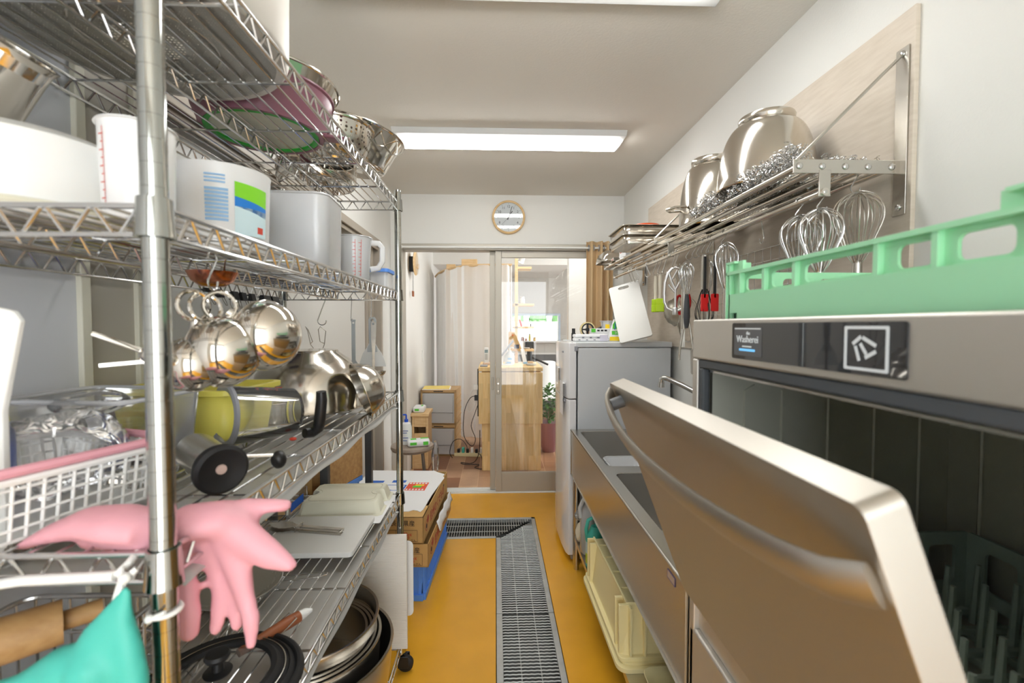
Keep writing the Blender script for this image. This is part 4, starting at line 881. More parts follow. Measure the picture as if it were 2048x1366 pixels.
# ================================================================== SINK
t = thing('sink_unit', 'long stainless sink unit with two basins between fridge and dishwasher', 'sink', (.72, 1.755, 0))
ZS = .766; ya, yb = .972, 2.515
part('worktop', MB().plate([(.422, ya), (1.012, ya), (1.012, yb), (.422, yb)], [rr(.462, .93, 1.842, 2.462, .03, 5), rr(.468, .93, 1.235, 1.755, .03, 5)], ZS-.004, ZS), STEEL, t, True, bevel=.0015)
part('apron', MB().box(.42, .428, ya, yb, .515, ZS-.002).box(.42, .90, ya, ya+.008, .515, ZS-.002).box(.42, .90, yb-.008, yb, .515, ZS-.002), STEEL, t, True, bevel=.003)
part('apron_rim', MB().tube([(.424, ya, ZS-.001), (.424, yb, ZS-.001)], .0045, 8), STEEL, t, True)
part('backsplash', MB().box(1.008, 1.018, ya, yb, ZS-.01, .93), STEEL, t, True, bevel=.002)
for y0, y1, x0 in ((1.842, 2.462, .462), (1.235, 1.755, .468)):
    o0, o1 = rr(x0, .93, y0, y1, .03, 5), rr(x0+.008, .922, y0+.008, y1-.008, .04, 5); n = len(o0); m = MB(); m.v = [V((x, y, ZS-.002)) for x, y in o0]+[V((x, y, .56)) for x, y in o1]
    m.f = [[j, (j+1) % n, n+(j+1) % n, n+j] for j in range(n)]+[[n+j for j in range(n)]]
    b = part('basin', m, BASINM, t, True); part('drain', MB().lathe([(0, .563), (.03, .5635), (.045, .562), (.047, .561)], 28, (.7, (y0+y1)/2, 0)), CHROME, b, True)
for x in (.445, .99):
    for y in (ya+.03, yb-.055): l = part('leg', MB().cyl((x, y, .03), (x, y, .52), .019, 20), STEEL, t, True); part('foot', MB().cyl((x, y, 0), (x, y, .035), .014, 16), CHROME, l, True)
part('undershelf', MB().box(.43, 1.0, ya+.012, yb-.03, .186, .192).box(.43, .434, ya+.012, yb-.03, .165, .192), STEEL, t, True, bevel=.002)
Xs_ = frame((.4196, 1.055, .742), (0, -1, 0), (0, 0, 1))
mk = part('maker_plate', MB().plate(rr(-.024, .024, -.011, .011, .002), [], -.0002, .0006, Xs_), mat('plate_violet', S(96, 84, 124), .4), t, True); part('maker_plate_field', MB().plate(rr(-.021, .021, -.008, .008, .001), [], .0006, .0009, Xs_), mat('plate_tan', S(180, 158, 140), .4), mk, True)
t = thing('faucet', 'chrome faucet with a long swivel spout above the far sink basin', 'faucet', (.95, 1.80, ZS))
part('spout', MB().tube([(0, 0, .18), (-.005, .02, .23), (-.04, .06, .262), (-.13, .16, .318), (-.178, .212, .342), (-.19, .225, .343), (-.197, .232, .336), (-.198, .233, .315)], [.012]*6+[.0125, .0125], 12), CHROME, t)
part('nozzle', MB().cyl((-.198, .233, .322), (-.198, .233, .300), .0145, 16), CHROME, t); part('body', MB().cyl((0, 0, 0), (0, 0, .2), .022, 20).tube([(0, 0, .19), (0, -.03, .205), (.0, -.09, .225)], .008, 10), CHROME, t)
t = thing('wash_tub', 'frosted plastic tub standing in the far sink basin', 'tub', (.575, 1.955, .561))
o0, o1 = rr(-.07, .07, -.07, .07, .025), rr(-.085, .085, -.085, .085, .03); m = tubwall(o0, o1, .185, 0); part('body', m, FROST, t, solid=.002)
part('rim', MB().tube([(x, y, .185) for x, y in rr(-.088, .088, -.088, .088, .03)], .004, 8, True), FROST, t)
# under the sink
US = .192
t = thing('crate_lid', 'long cream plastic lid under the cream crate on the sink undershelf', 'lid', (.60, 1.74, US), R(1))
part('lid', MB().plate(rr(-.20, .22, -.285, .30, .04, 6), [], 0, .016).plate(rr(-.185, .205, -.27, .285, .035, 6), [], .016, .024), CREAM, t, bevel=.003)
t = thing('storage_crate', 'cream plastic crate turned upside down on its lid under the sink', 'crate', (.60, 1.745, US+.024), R(1))
o0, o1 = rr(-.175, .19, -.25, .265, .012), rr(-.155, .17, -.232, .247, .012); m = MB(); n = len(o0)
for o_, z in ((rr(-.19, .205, -.265, .28, .02), 0), (rr(-.19, .205, -.265, .28, .02), .012), (o0, .013), (o1, .178)): m.v += [V((x, y, z)) for x, y in o_]
for k in range(3):
    for j in range(n): m.f.append([k*n+j, k*n+(j+1) % n, (k+1)*n+(j+1) % n, (k+1)*n+j])
m.f.append([3*n+j for j in range(n)]); part('body', m, CREAM, t, bevel=.002)
rb = MB()
for y in (-.14, -.03, .08, .18): rb.box(-.155, .17, y-.003, y+.003, .17, .184)
for y in (-.236, -.19, .20, .245): rb.box(-.186, -.15, y-.006, y+.006, .012, .18)
for x in (-.15, -.10, .12, .165): rb.box(x-.004, x+.004, -.262, -.228, .012, .178)
rb.box(-.16, -.152, -.235, .25, .176, .186); rb.box(-.16, .175, -.238, -.23, .176, .186)
part('ribs', rb, CREAM, t, bevel=.0015)
t = thing('cream_tray', 'low cream tray at the near end of the sink undershelf', 'tray', (.62, 1.28, US))
m = tubwall(rr(-.13, .15, -.12, .12, .03), rr(-.15, .17, -.14, .14, .035), .05, 0); part('tray', m, CREAM, t, solid=.003)
def bottle(name, label, loc, prof, m, lbl=None, extra=None, group=None):
    t = thing(name, label, 'bottle', loc, 0, group); part('bottle', MB().lathe(prof, 32), m, t); return t
t = bottle('detergent_bottle', 'turquoise detergent bottle with a handle and printed label under the sink', (.476, 2.13, US), [(0, 0), (.040, 0), (.045, .006), (.045, .13), (.039, .16), (.025, .185), (.02, .195), (0, .195)], TURQ)
part('handle', MB().tube([(-.038, 0, .13), (-.044, 0, .18), (-.034, 0, .225), (-.008, 0, .238), (.006, 0, .22), (.006, 0, .18)], .009, 12), TURQ, t); part('cap', MB().cyl((.02, 0, .19), (.02, 0, .225), .016, 18), TURQ, t)
for z0, z1, m in ((.02, .125, mat('label_grey', S(190, 214, 220), .5)), (.022, .07, mat('label_lime', S(196, 214, 70), .5))):
    k = MB(); r = .0456 if z0 == .02 else .0459
    for j in range(16): b0, b1 = R(150+9*j), R(159+9*j); k.add([(r*cos(b0), r*sin(b0), z0), (r*cos(b1), r*sin(b1), z0), (r*cos(b1), r*sin(b1), z1), (r*cos(b0), r*sin(b0), z1)], [(0, 1, 2, 3)])
    part('label', k, m, t)
t = bottle('liquid_jug', 'milky jug half full of green liquid under the sink behind the turquoise bottle', (.486, 2.265, US), [(0, 0), (.050, 0), (.056, .008), (.056, .17), (.046, .22), (.03, .25), (.024, .27), (0, .27)], FROST)
part('green_liquid', MB().lathe([(0, .003), (.047, .003), (.053, .01), (.053, .11), (0, .11)], 32), mat('green_liquid', S(120, 150, 116), .15), t); part('handle', MB().tube([(-.055, 0, .18), (-.06, 0, .23), (-.04, 0, .275), (-.012, 0, .275)], .010, 10), FROST, t)
o = crumple('cloth_bundle', (.456, 2.38, US+.05), (.028, .035, .06), 'small crumpled cream cloth bag at the far front corner of the sink undershelf', 'bag', mat('cream_cloth', S(226, 220, 200), .8), 5, .5)
o = crumple('plastic_bag', (.452, 2.385, US+.14), (.03, .03, .03), 'small clear bag with a blue tie on the cream cloth under the sink', 'bag', BAG, 6, .7)

# ================================================================== FRIDGE
t = thing('fridge', 'small white refrigerator standing past the sink, its grey-white side facing the viewer', 'fridge', (.70, 2.78, 0))
part('body', MB().box(.462, .99, 2.528, 3.03, .03, 1.222), FRIDGE, t, True, bevel=.006, seg=3)
part('top_cap', MB().box(.450, .995, 2.522, 3.035, 1.224, 1.254), FRIDGE, t, True, bevel=.006, seg=3)
def doorp(z0, z1):
    m = MB(); o = [(.452, 2.524), (.452, 3.034), (.412, 3.034), (.397, 3.0), (.390, 2.9), (.389, 2.78), (.391, 2.66), (.399, 2.56), (.412, 2.524)]
    return m.plate(o, [], z0, z1)
dlo = part('door', doorp(.045, .93), FRIDGED, t, True, bevel=.004); dhi = part('freezer_door', doorp(.936, 1.25), FRIDGED, t, True, bevel=.004)
part('handle_recess', MB().box(.386, .397, 2.56, 2.72, .915, .928), GREY, dlo, True); part('badge', MB().box(.3885, .396, 2.62, 2.66, 1.19, 1.2), GREY, dhi, True, bevel=.001)
part('kick_plate', MB().box(.43, .98, 2.55, 3.01, .008, .032), mat('kick_grey', S(170, 170, 172), .5), t, True)
for x in (.47, .96):
    for y in (2.56, 3.0): part('foot', MB().cyl((x, y, 0), (x, y, .032), .014, 12), BLACK, t, True)
part('hinge', MB().box(.44, .458, 2.518, 2.53, 1.205, 1.23), GREY, t, True)
for y, z0, z1, lab in ((2.60, .84, 1.03, 'long white paper note stuck on the refrigerator door'), (2.80, 1.0, 1.10, 'white paper slip higher up on the refrigerator door')):
    solo('paper_note', MB().box(.378, .3795, y-.05, y+.05, z0, z1).box(.3795, .393, y-.05, y+.05, z1-.012, z1-.01), CARDW, lab, 'note', 'notes on the refrigerator door')
ZT = 1.254
t = thing('wipe_pack', 'white soft packs with grey print stacked at the front left of the fridge top', 'pack', (.555, 2.64, ZT))
part('pack', MB().box(-.10, .10, -.045, .045, 0, .022), CARDW, t, bevel=.009, seg=3); part('pack', MB().box(-.10, .095, -.045, .045, .022, .042), CARDW, t, bevel=.009, seg=3)
for i in range(7): part('grey_print', MB().box(-.08+.022*i, -.068+.022*i, -.0456, -.0445, .008+.012*(i % 2), .013+.014*(i % 2)), mat('print_grey', S(130, 130, 140), .6) if i == 0 else bpy.data.materials['print_grey'], t)
part('printed_panel', MB().box(.045, .09, -.0462, -.045, .004, .038), mat('lilac_print', S(216, 212, 226), .6), t)
t = thing('tape_dispenser', 'black tape dispenser with a roll of yellowish tape on the fridge', 'tape dispenser', (.575, 2.83, ZT))
part('base', MB().plate([(-.05, 0), (.11, 0), (.11, .085), (.09, .09), (.05, .07), (.02, .04), (-.03, .035), (-.05, .03)], [], -.02, .02, M.Rotation(pi/2, 4, 'X')), BLACK, t, bevel=.004)
Xr = M.Translation((-.0, 0, .068)) @ M.Rotation(pi/2, 4, 'X')
part('tape_roll', MB().lathe([(.040, -.012), (.047, -.012), (.047, .012), (.040, .012), (.040, -.012)], 40, X=Xr), mat('tape_yellow', S(226, 206, 150), .3), t)
part('spool', MB().lathe([(.032, -.012), (.040, -.012), (.040, .012), (.032, .012), (.032, -.012)], 32, X=Xr).lathe([(0, -.012), (.012, -.012), (.012, .012), (0, .012)], 16, X=Xr).box(-.034, .034, -.005, .005, -.01, .01, Xr).box(-.005, .005, -.034, .034, -.01, .01, Xr), BLACK, t)
t = thing('small_box', 'white box with green end and black print behind the packs on the fridge', 'box', (.645, 2.74, ZT))
part('box', MB().box(-.07, .07, -.03, .03, 0, .075), CARDW, t, bevel=.002); part('green_end', MB().box(-.0705, -.045, -.031, -.0295, .052, .074), GRNP, t)
for i in range(3): part('print', MB().box(-.035+.022*i, -.02+.022*i, -.0308, -.0298, .058, .068), INK, t)
t = thing('plastic_cup', 'clear plastic cup with a yellow label on the fridge', 'cup', (.70, 2.80, ZT))
part('cup', MB().lathe([(0, .002), (.036, .002), (.046, .115), (.054, .118), (.054, .122), (.044, .118), (.034, .005), (0, .004)], 32), FROST, t); part('yellow_label', MB().box(-.03, -.005, -.047, -.0455, .075, .10), YELPR, t)
t = thing('detergent_pouch', 'white refill pouch with lime and yellow print beside the hanging cutting board on the fridge', 'pouch', (.715, 2.66, ZT))
part('pouch', MB().add([(-.055, -.03, 0), (.06, -.03, 0), (.06, .03, 0), (-.055, .03, 0), (-.02, -.005, .13), (.05, -.005, .13), (.05, .005, .13), (-.02, .005, .13)], [(0, 3, 2, 1), (4, 5, 6, 7), (0, 1, 5, 4), (1, 2, 6, 5), (2, 3, 7, 6), (3, 0, 4, 7)]), CARDW, t, bevel=.004)
Xq = frame((0, -.0310, 0), (1, 0, 0), (0, .19, 1))
part('yellow_band', MB().plate([(-.05, .004), (.055, .004), (.055, .028), (-.048, .028)], [], 0, .0006, Xq), YELPR, t); part('lime_patch', MB().plate([(-.03, .075), (.05, .075), (.05, .12), (-.014, .12), (-.028, .10)], [], 0, .0006, Xq), GRNP, t); part('lime_strip', MB().plate([(-.035, .04), (.055, .04), (.055, .062), (-.035, .062)], [], 0, .0006, Xq), GRNP, t)
part('lettering', text_mb('Jo', .042, Xq @ M.Translation((-.002, .093, .0008))), BLUP, t, fix=False); part('lettering', text_mb('SC', .02, Xq @ M.Translation((-.006, .051, .0008))), CARDW, t, fix=False)
bottle('small_bottle', 'small dark-capped bottle at the left edge of the fridge top', (.472, 2.74, ZT), [(0, 0), (.012, 0), (.013, .045), (.010, .05), (.010, .075), (0, .076)], BLACK)

# ================================================================== RIGHT WALL: plywood, pipe shelf, tools
struct('wall_plywood', MB().box(XR-.012, XR, 1.082, 3.0, 1.228, 2.118), PLY, bevel=.001)
XP = XR-.012
t = thing('pipe_shelf', 'long stainless pipe shelf with three brackets on the plywood of the right wall', 'shelf', (.87, 2.09, 1.73))
BY = (1.112, 2.10, 3.075)
for y in BY:
    m = MB(); m.box(.735, XP, y-.0015, y+.0015, 1.722, 1.756).box(XP-.004, XP, y-.018, y+.018, 1.62, 2.03)
    m.box(.80, .83, y-.0025, y+.0005, 1.665, 1.73)
    b = part('bracket', m, STEEL, t, True, bevel=.001)
    part('diagonal_stay', MB().tube([(.742, y, 1.752), (XP-.006, y, 2.012)], .004, 8), STEEL, b, True)
    for p, rad in [((x, y-.002, 1.739), (.0085, .004, .0085)) for x in (.75, .808, .867, .925, .985)]+[((.815, y-.003, 1.676), (.008, .004, .008)), ((XP-.006, y, 1.64), (.004, .008, .008)), ((XP-.006, y, 2.015), (.004, .008, .008))]:
        part('bolt', MB().ball(p, rad, 12), CHROME, b, True)
for x in (.75, .808, .867, .925, .985): part('pipe', MB().cyl((x, BY[0], 1.739), (x, BY[2], 1.739), .0095, 14), MIRROR, t, True)
part('hanging_rail', MB().cyl((.815, BY[0]-.006, 1.676), (.815, BY[2]+.01, 1.676), .0095, 14), MIRROR, t, True)
# mixer bowls upside-down
ZP = 1.7485
def mixer(name, label, loc, r, h, rt, hb):
    t = thing(name, label, 'bowl', loc, 0, 'upturned mixer bowls on the pipe shelf')
    pr = [(r*1.0, 0), (r*1.02, .003), (r, .007)]+[(rt+(r-rt)*cos(a*pi/28)**1.05, .007+(h-hb-.007)*sin(a*pi/28)) for a in range(1, 15)]
    pr[-1] = (rt*.97, h-hb); pr += [(rt*.95, h-hb+.004), (rt*1.0, h-hb+.01), (rt*1.02, h-.004), (rt*1.0, h), (rt*.95, h-.004), (rt*.93, h-hb), (0, h-hb-.002)]
    part('bowl', MB().lathe(pr, 64), BOWLM, t); return t
mixer('mixer_bowl', 'nearer and larger upturned mixer bowl standing on the wire mat on the pipe shelf', (.862, 1.44, ZP+.028), .142, .228, .080, .026)
t = mixer('mixer_bowl', 'farther upturned mixer bowl with a side handle on the pipe shelf', (.885, 1.86, ZP), .122, .275, .075, .03)
part('handle', MB().tube([(-.118, .03, .075), (-.16, .025, .07), (-.185, -.01, .068), (-.165, -.045, .070), (-.118, -.04, .075)], .006, 10), MIRROR, t)
# curled stainless wire mat
m = MB(); rnd = random.Random(3)
for i in range(2100):
    front = rnd.random() < .55
    y = 1.128+.585*rnd.random(); x = (.735+.05*rnd.random()) if front else (.76+.225*rnd.random()); e = min(1, (1.735-y)/.12)
    z = ZP+.004+(.046 if front else .022)*rnd.random()*(.3+.7*e)
    r = .0052+.0035*rnd.random(); a = V((rnd.uniform(-1, 1), rnd.uniform(-1, 1), rnd.uniform(-1, 1))).normalized(); b = a.orthogonal().normalized(); c = a.cross(b); h0 = rnd.uniform(.6, 1.6)
    m.tube([V((x, y, z))+b*(r*cos(k*1.1))+c*(r*sin(k*1.1))+a*(.0014*k*h0) for k in range(8)], .0009, 4)
solo('curled_wire_mat', m, CHROME, 'tangled mat of shiny curled wire spread over the near end of the pipe shelf', 'wire mat', kind='stuff')
# trays at the far end
def vat(label, loc, w, d, h, grp):
    t = thing('steel_vat', label, 'tray', loc, 0, grp); o0, o1 = rr(-w*.94, w*.94, -d*.94, d*.94, .025), rr(-w, w, -d, d, .03)
    part('vat', tubwall(o0, o1, h, 0), BOWLM, t, solid=.0012); part('rim', MB().plate(rr(-w-.008, w+.008, -d-.008, d+.008, .034), [o1], h-.003, h), BOWLM, t, bevel=.001); return t
vat('lower steel vat of the pair stacked at the far end of the pipe shelf', (.77, 2.36, ZP), .145, .15, .043, 'steel vats on the pipe shelf'); vat('upper steel vat of the pair stacked at the far end of the pipe shelf', (.77, 2.36, ZP+.046), .145, .15, .043, 'steel vats on the pipe shelf')
t = thing('orange_lid', 'orange plastic lid lying on top of the stacked steel vats', 'lid', (.76, 2.30, ZP+.089)); part('lid', MB().lathe([(0, .0), (.075, 0), (.078, .004), (.07, .014), (0, .018)], 36), mat('orange_plastic', S(226, 90, 40), .35), t)
t = thing('loaf_tin', 'upturned rounded steel tin sticking out of the far end of the pipe shelf', 'tin', (.765, 2.93, ZP)); o0, o1 = rr(-.10, .10, -.11, .11, .03), rr(-.085, .085, -.095, .095, .03)
m = MB(); n = len(o0)
for o_, z in ((o0, 0), (o0, .006), (rr(-.096, .096, -.106, .106, .03), .03), (o1, .06), (rr(-.07, .07, -.08, .08, .025), .07)): m.v += [V((x, y, z)) for x, y in o_]
for k in range(4):
    for j in range(n): m.f.append([k*n+j, k*n+(j+1) % n, (k+1)*n+(j+1) % n, (k+1)*n+j])
m.f.append([4*n+j for j in range(n)]); part('tin', m, MIRROR, t)
t = thing('seasoning_box', 'small white box with a red patch between the vats and the rounded tin', 'box', (.80, 2.68, ZP)); part('box', MB().box(-.05, .05, -.07, .07, 0, .075), CARDW, t, bevel=.003); part('red_patch', MB().box(-.0508, -.05, -.04, .05, .03, .06), REDP, t)

RX, RZ = .815, 1.676
GH = 's hooks on the pipe shelf rail'
def rhook(y, h, lab, ang=R(0), x=RX, z=RZ, s=.0115): return shook((x, y, z), h, lab, GH, ang, .0016, s)
def whisk(name, label, top, L, r, h, wire=CHROME, hm=STEEL, n=6, up=True, hr=.009, wr=.0013, tilt=0, group=None, rz=0, hshape=None):
    """balloon whisk; top = upper end; up: the loops are above the handle"""
    t = thing(name, label, 'whisk', top, rz, group); pr = [(0, .35), (.15, .42), (.38, .72), (.62, 1), (.8, .96), (.92, .66), (.985, .25), (1, 0)]
    X = M.Rotation(tilt, 4, 'Y')
    f = (lambda s: -L*(1-s)) if up else (lambda s: -h-L*s)
    m = MB()
    for k in range(n):
        a = pi*k/n; rk = r*(1-.05*(k % 3)); zz = 1-.03*(k % 3); q = [(max(.12 if s == 0 else 0, rr_)*rk*(.3 if s == 0 else 1), f(s*zz if s > .5 else s)) for s, rr_ in pr]
        pts = [(d*cos(a), d*sin(a), z) for d, z in q]+[(-d*cos(a), -d*sin(a), z) for d, z in reversed(q[:-1])]
        # smooth the loop by sampling a Catmull-Rom curve
        P_ = [V(p) for p in pts]; s_ = []
        for i in range(len(P_)-1):
            p0, p1, p2, p3 = P_[max(0, i-1)], P_[i], P_[i+1], P_[min(len(P_)-1, i+2)]
            for u in (0, .33, .66): s_.append(.5*((2*p1)+(p2-p0)*u+(2*p0-5*p1+4*p2-p3)*u*u+(3*p1-p0-3*p2+p3)*u**3))
        s_.append(P_[-1]); m.tube(s_, wr*.8, 5, X=X)
    part('wire_loops', m, wire, t)
    z0, z1 = (-L+.012, -L-h) if up else (.0, -h-.012)
    hs = hshape or [.9, 1, 1, .95]
    part('handle', MB().tube([(0, 0, z0+(z1-z0)*i/(len(hs)-1)) for i in range(len(hs))], [hr*q for q in hs], 14, X=X), hm, t)
    return t
GW = 'whisks on the pipe shelf rail'
rhook(1.20, .05, 'steel S-hook holding the left large whisk above the green rack'); whisk('balloon_whisk', 'left of the large bright balloon whisks hanging behind the green rack', (.815, 1.195, 1.640), .16, .052, .16, n=9, hr=.011, wr=.0016, group=GW)
rhook(1.118, .05, 'steel S-hook on the rail beside the near bracket'); whisk('balloon_whisk', 'right of the large bright balloon whisks hanging beside the near bracket', (.812, 1.118, 1.638), .165, .050, .16, n=9, hr=.011, wr=.0017, group=GW)
rhook(1.15, .055, 'steel S-hook on the rear pipe holding the dull whisk', R(0), .925, 1.739); whisk('balloon_whisk', 'dull grey balloon whisk hanging nearest the wall in the shade of the pipe shelf', (.935, 1.15, 1.69), .19, .056, .16, n=10, hr=.012, wr=.0017, wire=STEEL, group=GW)
shook((.925, 1.56, 1.739), .11, 'long empty steel S-hook hanging from the rear pipe by the wire grid', GH, R(80), .0018, .016)
rhook(1.60, .05, 'steel S-hook holding the long whisk beside the red spatulas'); whisk('balloon_whisk', 'long steel whisk with a ribbed handle left of the green rack', (.822, 1.60, 1.642), .175, .040, .17, n=9, hr=.011, wr=.0014, group=GW)
rhook(1.84, .055, 'steel S-hook holding the short whisk with the grey handle'); whisk('balloon_whisk', 'small whisk with a dark grey rubber handle beside the flat beater', (.80, 1.88, 1.615), .15, .028, .13, n=6, hm=mat('dark_grey_rubber', S(66, 68, 72), .55), hr=.013, group=GW, hshape=[.5, .75, .9, 1.0, 1.05, .9, .5])
rhook(1.90, .055, 'steel S-hook holding the whisk with the plain steel handle'); whisk('balloon_whisk', 'small whisk with a plain steel handle just right of the flat beater', (.825, 1.97, 1.615), .125, .026, .16, n=6, hr=.012, group=GW)
rhook(1.80, .055, 'steel S-hook holding the thin whisk behind the black one'); whisk('balloon_whisk', 'thin steel whisk behind the black whisk', (.85, 1.80, 1.612), .145, .024, .14, n=6, hr=.009, group=GW)
rhook(1.755, .055, 'steel S-hook holding the black whisk'); whisk('black_whisk', 'black coated whisk with a steel handle hanging loops down', (.812, 1.745, 1.618), .155, .036, .12, wire=RUBBER, n=6, up=False, hr=.014, wr=.0017, group=GW)
# red silicone spatulas with black stems
for y, x, lab in ((1.70, .83, 'right red silicone spatula with a black stem behind the black whisk'), (1.72, .80, 'left red silicone spatula seen through the black whisk')):
    t = thing('silicone_spatula', lab, 'spatula', (x, y, 1.40), 0, 'red silicone spatulas'); X_ = M.Rotation(pi/2, 4, 'X')
    part('stem', MB().box(-.005, .005, -.004, .004, .05, .21), BLACK, t, bevel=.002); part('red_blade', MB().plate(rr(-.013, .014, 0, .066, .004), [], -.004, .004, X_), RED, t, bevel=.0015)
    rhook(y-.004, .062, 'steel S-hook holding the %s red spatula' % lab.split()[0])
# flat beater
t = thing('flat_beater', 'cast aluminium flat mixer beater hanging from the rail', 'beater', (.823, 2.06, 1.395), R(-24)); Xf = M.Rotation(pi/2, 4, 'X'); th = .006
rim = [(.012, .02), (.036, .032), (.047, .06), (.049, .10), (.046, .15), (.034, .19), (.016, .212), (0, .217)]; rim = rim+[(-x, y) for x, y in reversed(rim[:-1])]
m = MB(); m.tube([(x, 0, y) for x, y in rim], .0062, 10, flat=.8)
m.tube([(0, 0, .02), (0, 0, .115), (-.018, 0, .155), (-.03, 0, .195)], .0055, 10); m.tube([(0, 0, .115), (.018, 0, .150), (.036, 0, .178)], .005, 10); m.tube([(0, 0, .10), (-.02, 0, .125), (-.03, 0, .14)], .0045, 10); m.tube([(-.018, 0, .155), (.008, 0, .205)], .004, 8)
part('blade', m, CAST, t); part('hub', MB().lathe([(0, 0), (.011, 0), (.012, .004), (.012, .03), (.010, .034), (0, .034)], 20), CAST, t)
rhook(2.055, .068, 'left steel S-hook holding the flat beater', R(20)); rhook(2.02, .068, 'right steel S-hook holding the flat beater', R(20))
# pastry brushes
for y, lab in ((2.31, 'left lime green silicone pastry brush with a cream handle'), (2.245, 'right lime green silicone pastry brush with a cream handle')):
    t = thing('pastry_brush', lab, 'brush', (.82, y, 1.415), R(-20), 'lime pastry brushes')
    part('handle', MB().tube([(0, 0, .064), (0, 0, .09), (0, 0, .14), (0, 0, .18), (0, 0, .19)], [.009, .007, .0095, .008, .004], 12, flat=.6, up=(1, 0, 0)), mat('cream_handle', S(232, 226, 208), .4), t)
    part('brush_head', MB().box(-.019, .019, -.007, .007, .036, .066).box(-.020, .020, -.008, .008, 0, .038), LIME, t, bevel=.003)
    rhook(y-.01, .075, 'steel S-hook holding the %s pastry brush' % lab.split()[0])
# white cutting board hanging over the fridge edge
t = thing('cutting_board', 'white plastic cutting board with a slot handle hanging in front of the fridge top', 'cutting board', (.79, 2.6, 1.26))
O = V((.694, 2.505, 1.245)); e1 = V((.159, -.057, .046)); e2 = V((.023, .225, .331)); Xk = frame(O, e1, e2); wd, hh = .178, .40
part('board', MB().plate(rr(0, wd, 0, hh, .012, 5), [rr(.055, .118, hh-.036, hh-.016, .009, 5)], -.006, .006, Xk), WHITEB, t, True, bevel=.0015)
hp = Xk @ V((.075, hh-.018, 0))
rhook(2.74, .082, 'left steel S-hook holding the hanging white cutting board', R(160)); rhook(2.685, .085, 'right steel S-hook holding the hanging white cutting board', R(160)); rhook(2.60, .07, 'empty steel S-hook right of the hanging white cutting board', R(150)); rhook(2.42, .07, 'empty steel S-hook left of the pastry brushes', R(150)); rhook(2.17, .085, 'empty steel S-hook between the pastry brushes and the flat beater', R(20))
# sieve and its ring, scissors, tongs, grater cup, peeler
t = thing('sieve', 'round fine-mesh sieve hanging flat on the plywood behind the pastry brushes', 'sieve', (.965, 2.42, 1.42)); Xv = M.Rotation(pi/2, 4, 'Y')
part('rim', MB().tube([Xv @ V((.075*cos(i*pi/20), .075*sin(i*pi/20), 0)) for i in range(40)], .003, 8, True), STEEL, t); part('mesh', MB().lathe([(.074, 0), (.06, -.03), (.035, -.048), (0, -.054)], 32, X=Xv), MESH, t); part('handle', MB().tube([(0, 0, .075), (.005, .0, .17), (.0, .004, .185)], .004, 8), STEEL, t)
part('cross_wire', MB().tube([(-.002, -.074, .0), (-.002, .074, .01)], .0016, 6), STEEL, t)
solo('steel_ring', MB().tube([(.985, 2.30+.125*cos(i*pi/28), 1.375+.11*sin(i*pi/28)) for i in range(56)], [.0045]*56, 8, True), STEEL, 'large thin steel ring on the plywood behind the sieve', 'ring')
t = thing('kitchen_scissors', 'red-handled kitchen scissors hanging behind the flat beater', 'scissors', (.872, 2.09, 1.245), R(-15)); 
part('handles', MB().tube([(.012+.018*cos(i*pi/8), 0, .21+.045*sin(i*pi/8)) for i in range(16)], .006, 8, True).tube([(-.016+.016*cos(i*pi/8), 0, .20+.04*sin(i*pi/8)) for i in range(16)], .006, 8, True).box(-.02, .02, -.006, .006, .15, .172), RED, t)
part('blades', MB().box(-.009, .004, -.002, .0, 0, .155).box(-.003, .010, .0, .002, .0, .155), STEEL, t)
t = thing('tongs', 'slim steel tongs hanging open below the whisks', 'tongs', (.86, 2.02, 1.19), R(-20))
for s in (-1, 1): part('arm', MB().tube([(0, 0, .21), (s*.012, 0, .16), (s*.028, 0, .05), (s*.03, 0, 0)], .005, 8, flat=.35), STEEL, t)
part('hinge_ring', MB().tube([(.008*cos(i*pi/8), 0, .215+.008*sin(i*pi/8)) for i in range(16)], .0016, 6, True), STEEL, t)
t = thing('grater_cup', 'ribbed steel shaker cup hanging below the tongs', 'cup', (.90, 1.98, 1.13), 0); part('cup', MB().lathe([(0, 0), (.030, 0), (.033, .004), (.036, .105), (.038, .108), (.034, .106), (.03, .005)], 36), SATIN, t); part('wire_handle', MB().tube([(-.03, 0, .10), (-.02, 0, .16), (0, 0, .185), (.02, 0, .16), (.03, 0, .10)], .0018, 6), STEEL, t)
t = thing('serving_spoon', 'steel spoon with a wooden stick handle hanging by the shaker cup', 'spoon', (.93, 1.96, 1.25), 0); part('bowl', MB().ball((0, 0, .02), (.022, .008, .03), 16), MIRROR, t); part('stick', MB().tube([(.004, 0, .04), (.0, 0, .17)], .004, 8), TANW, t)
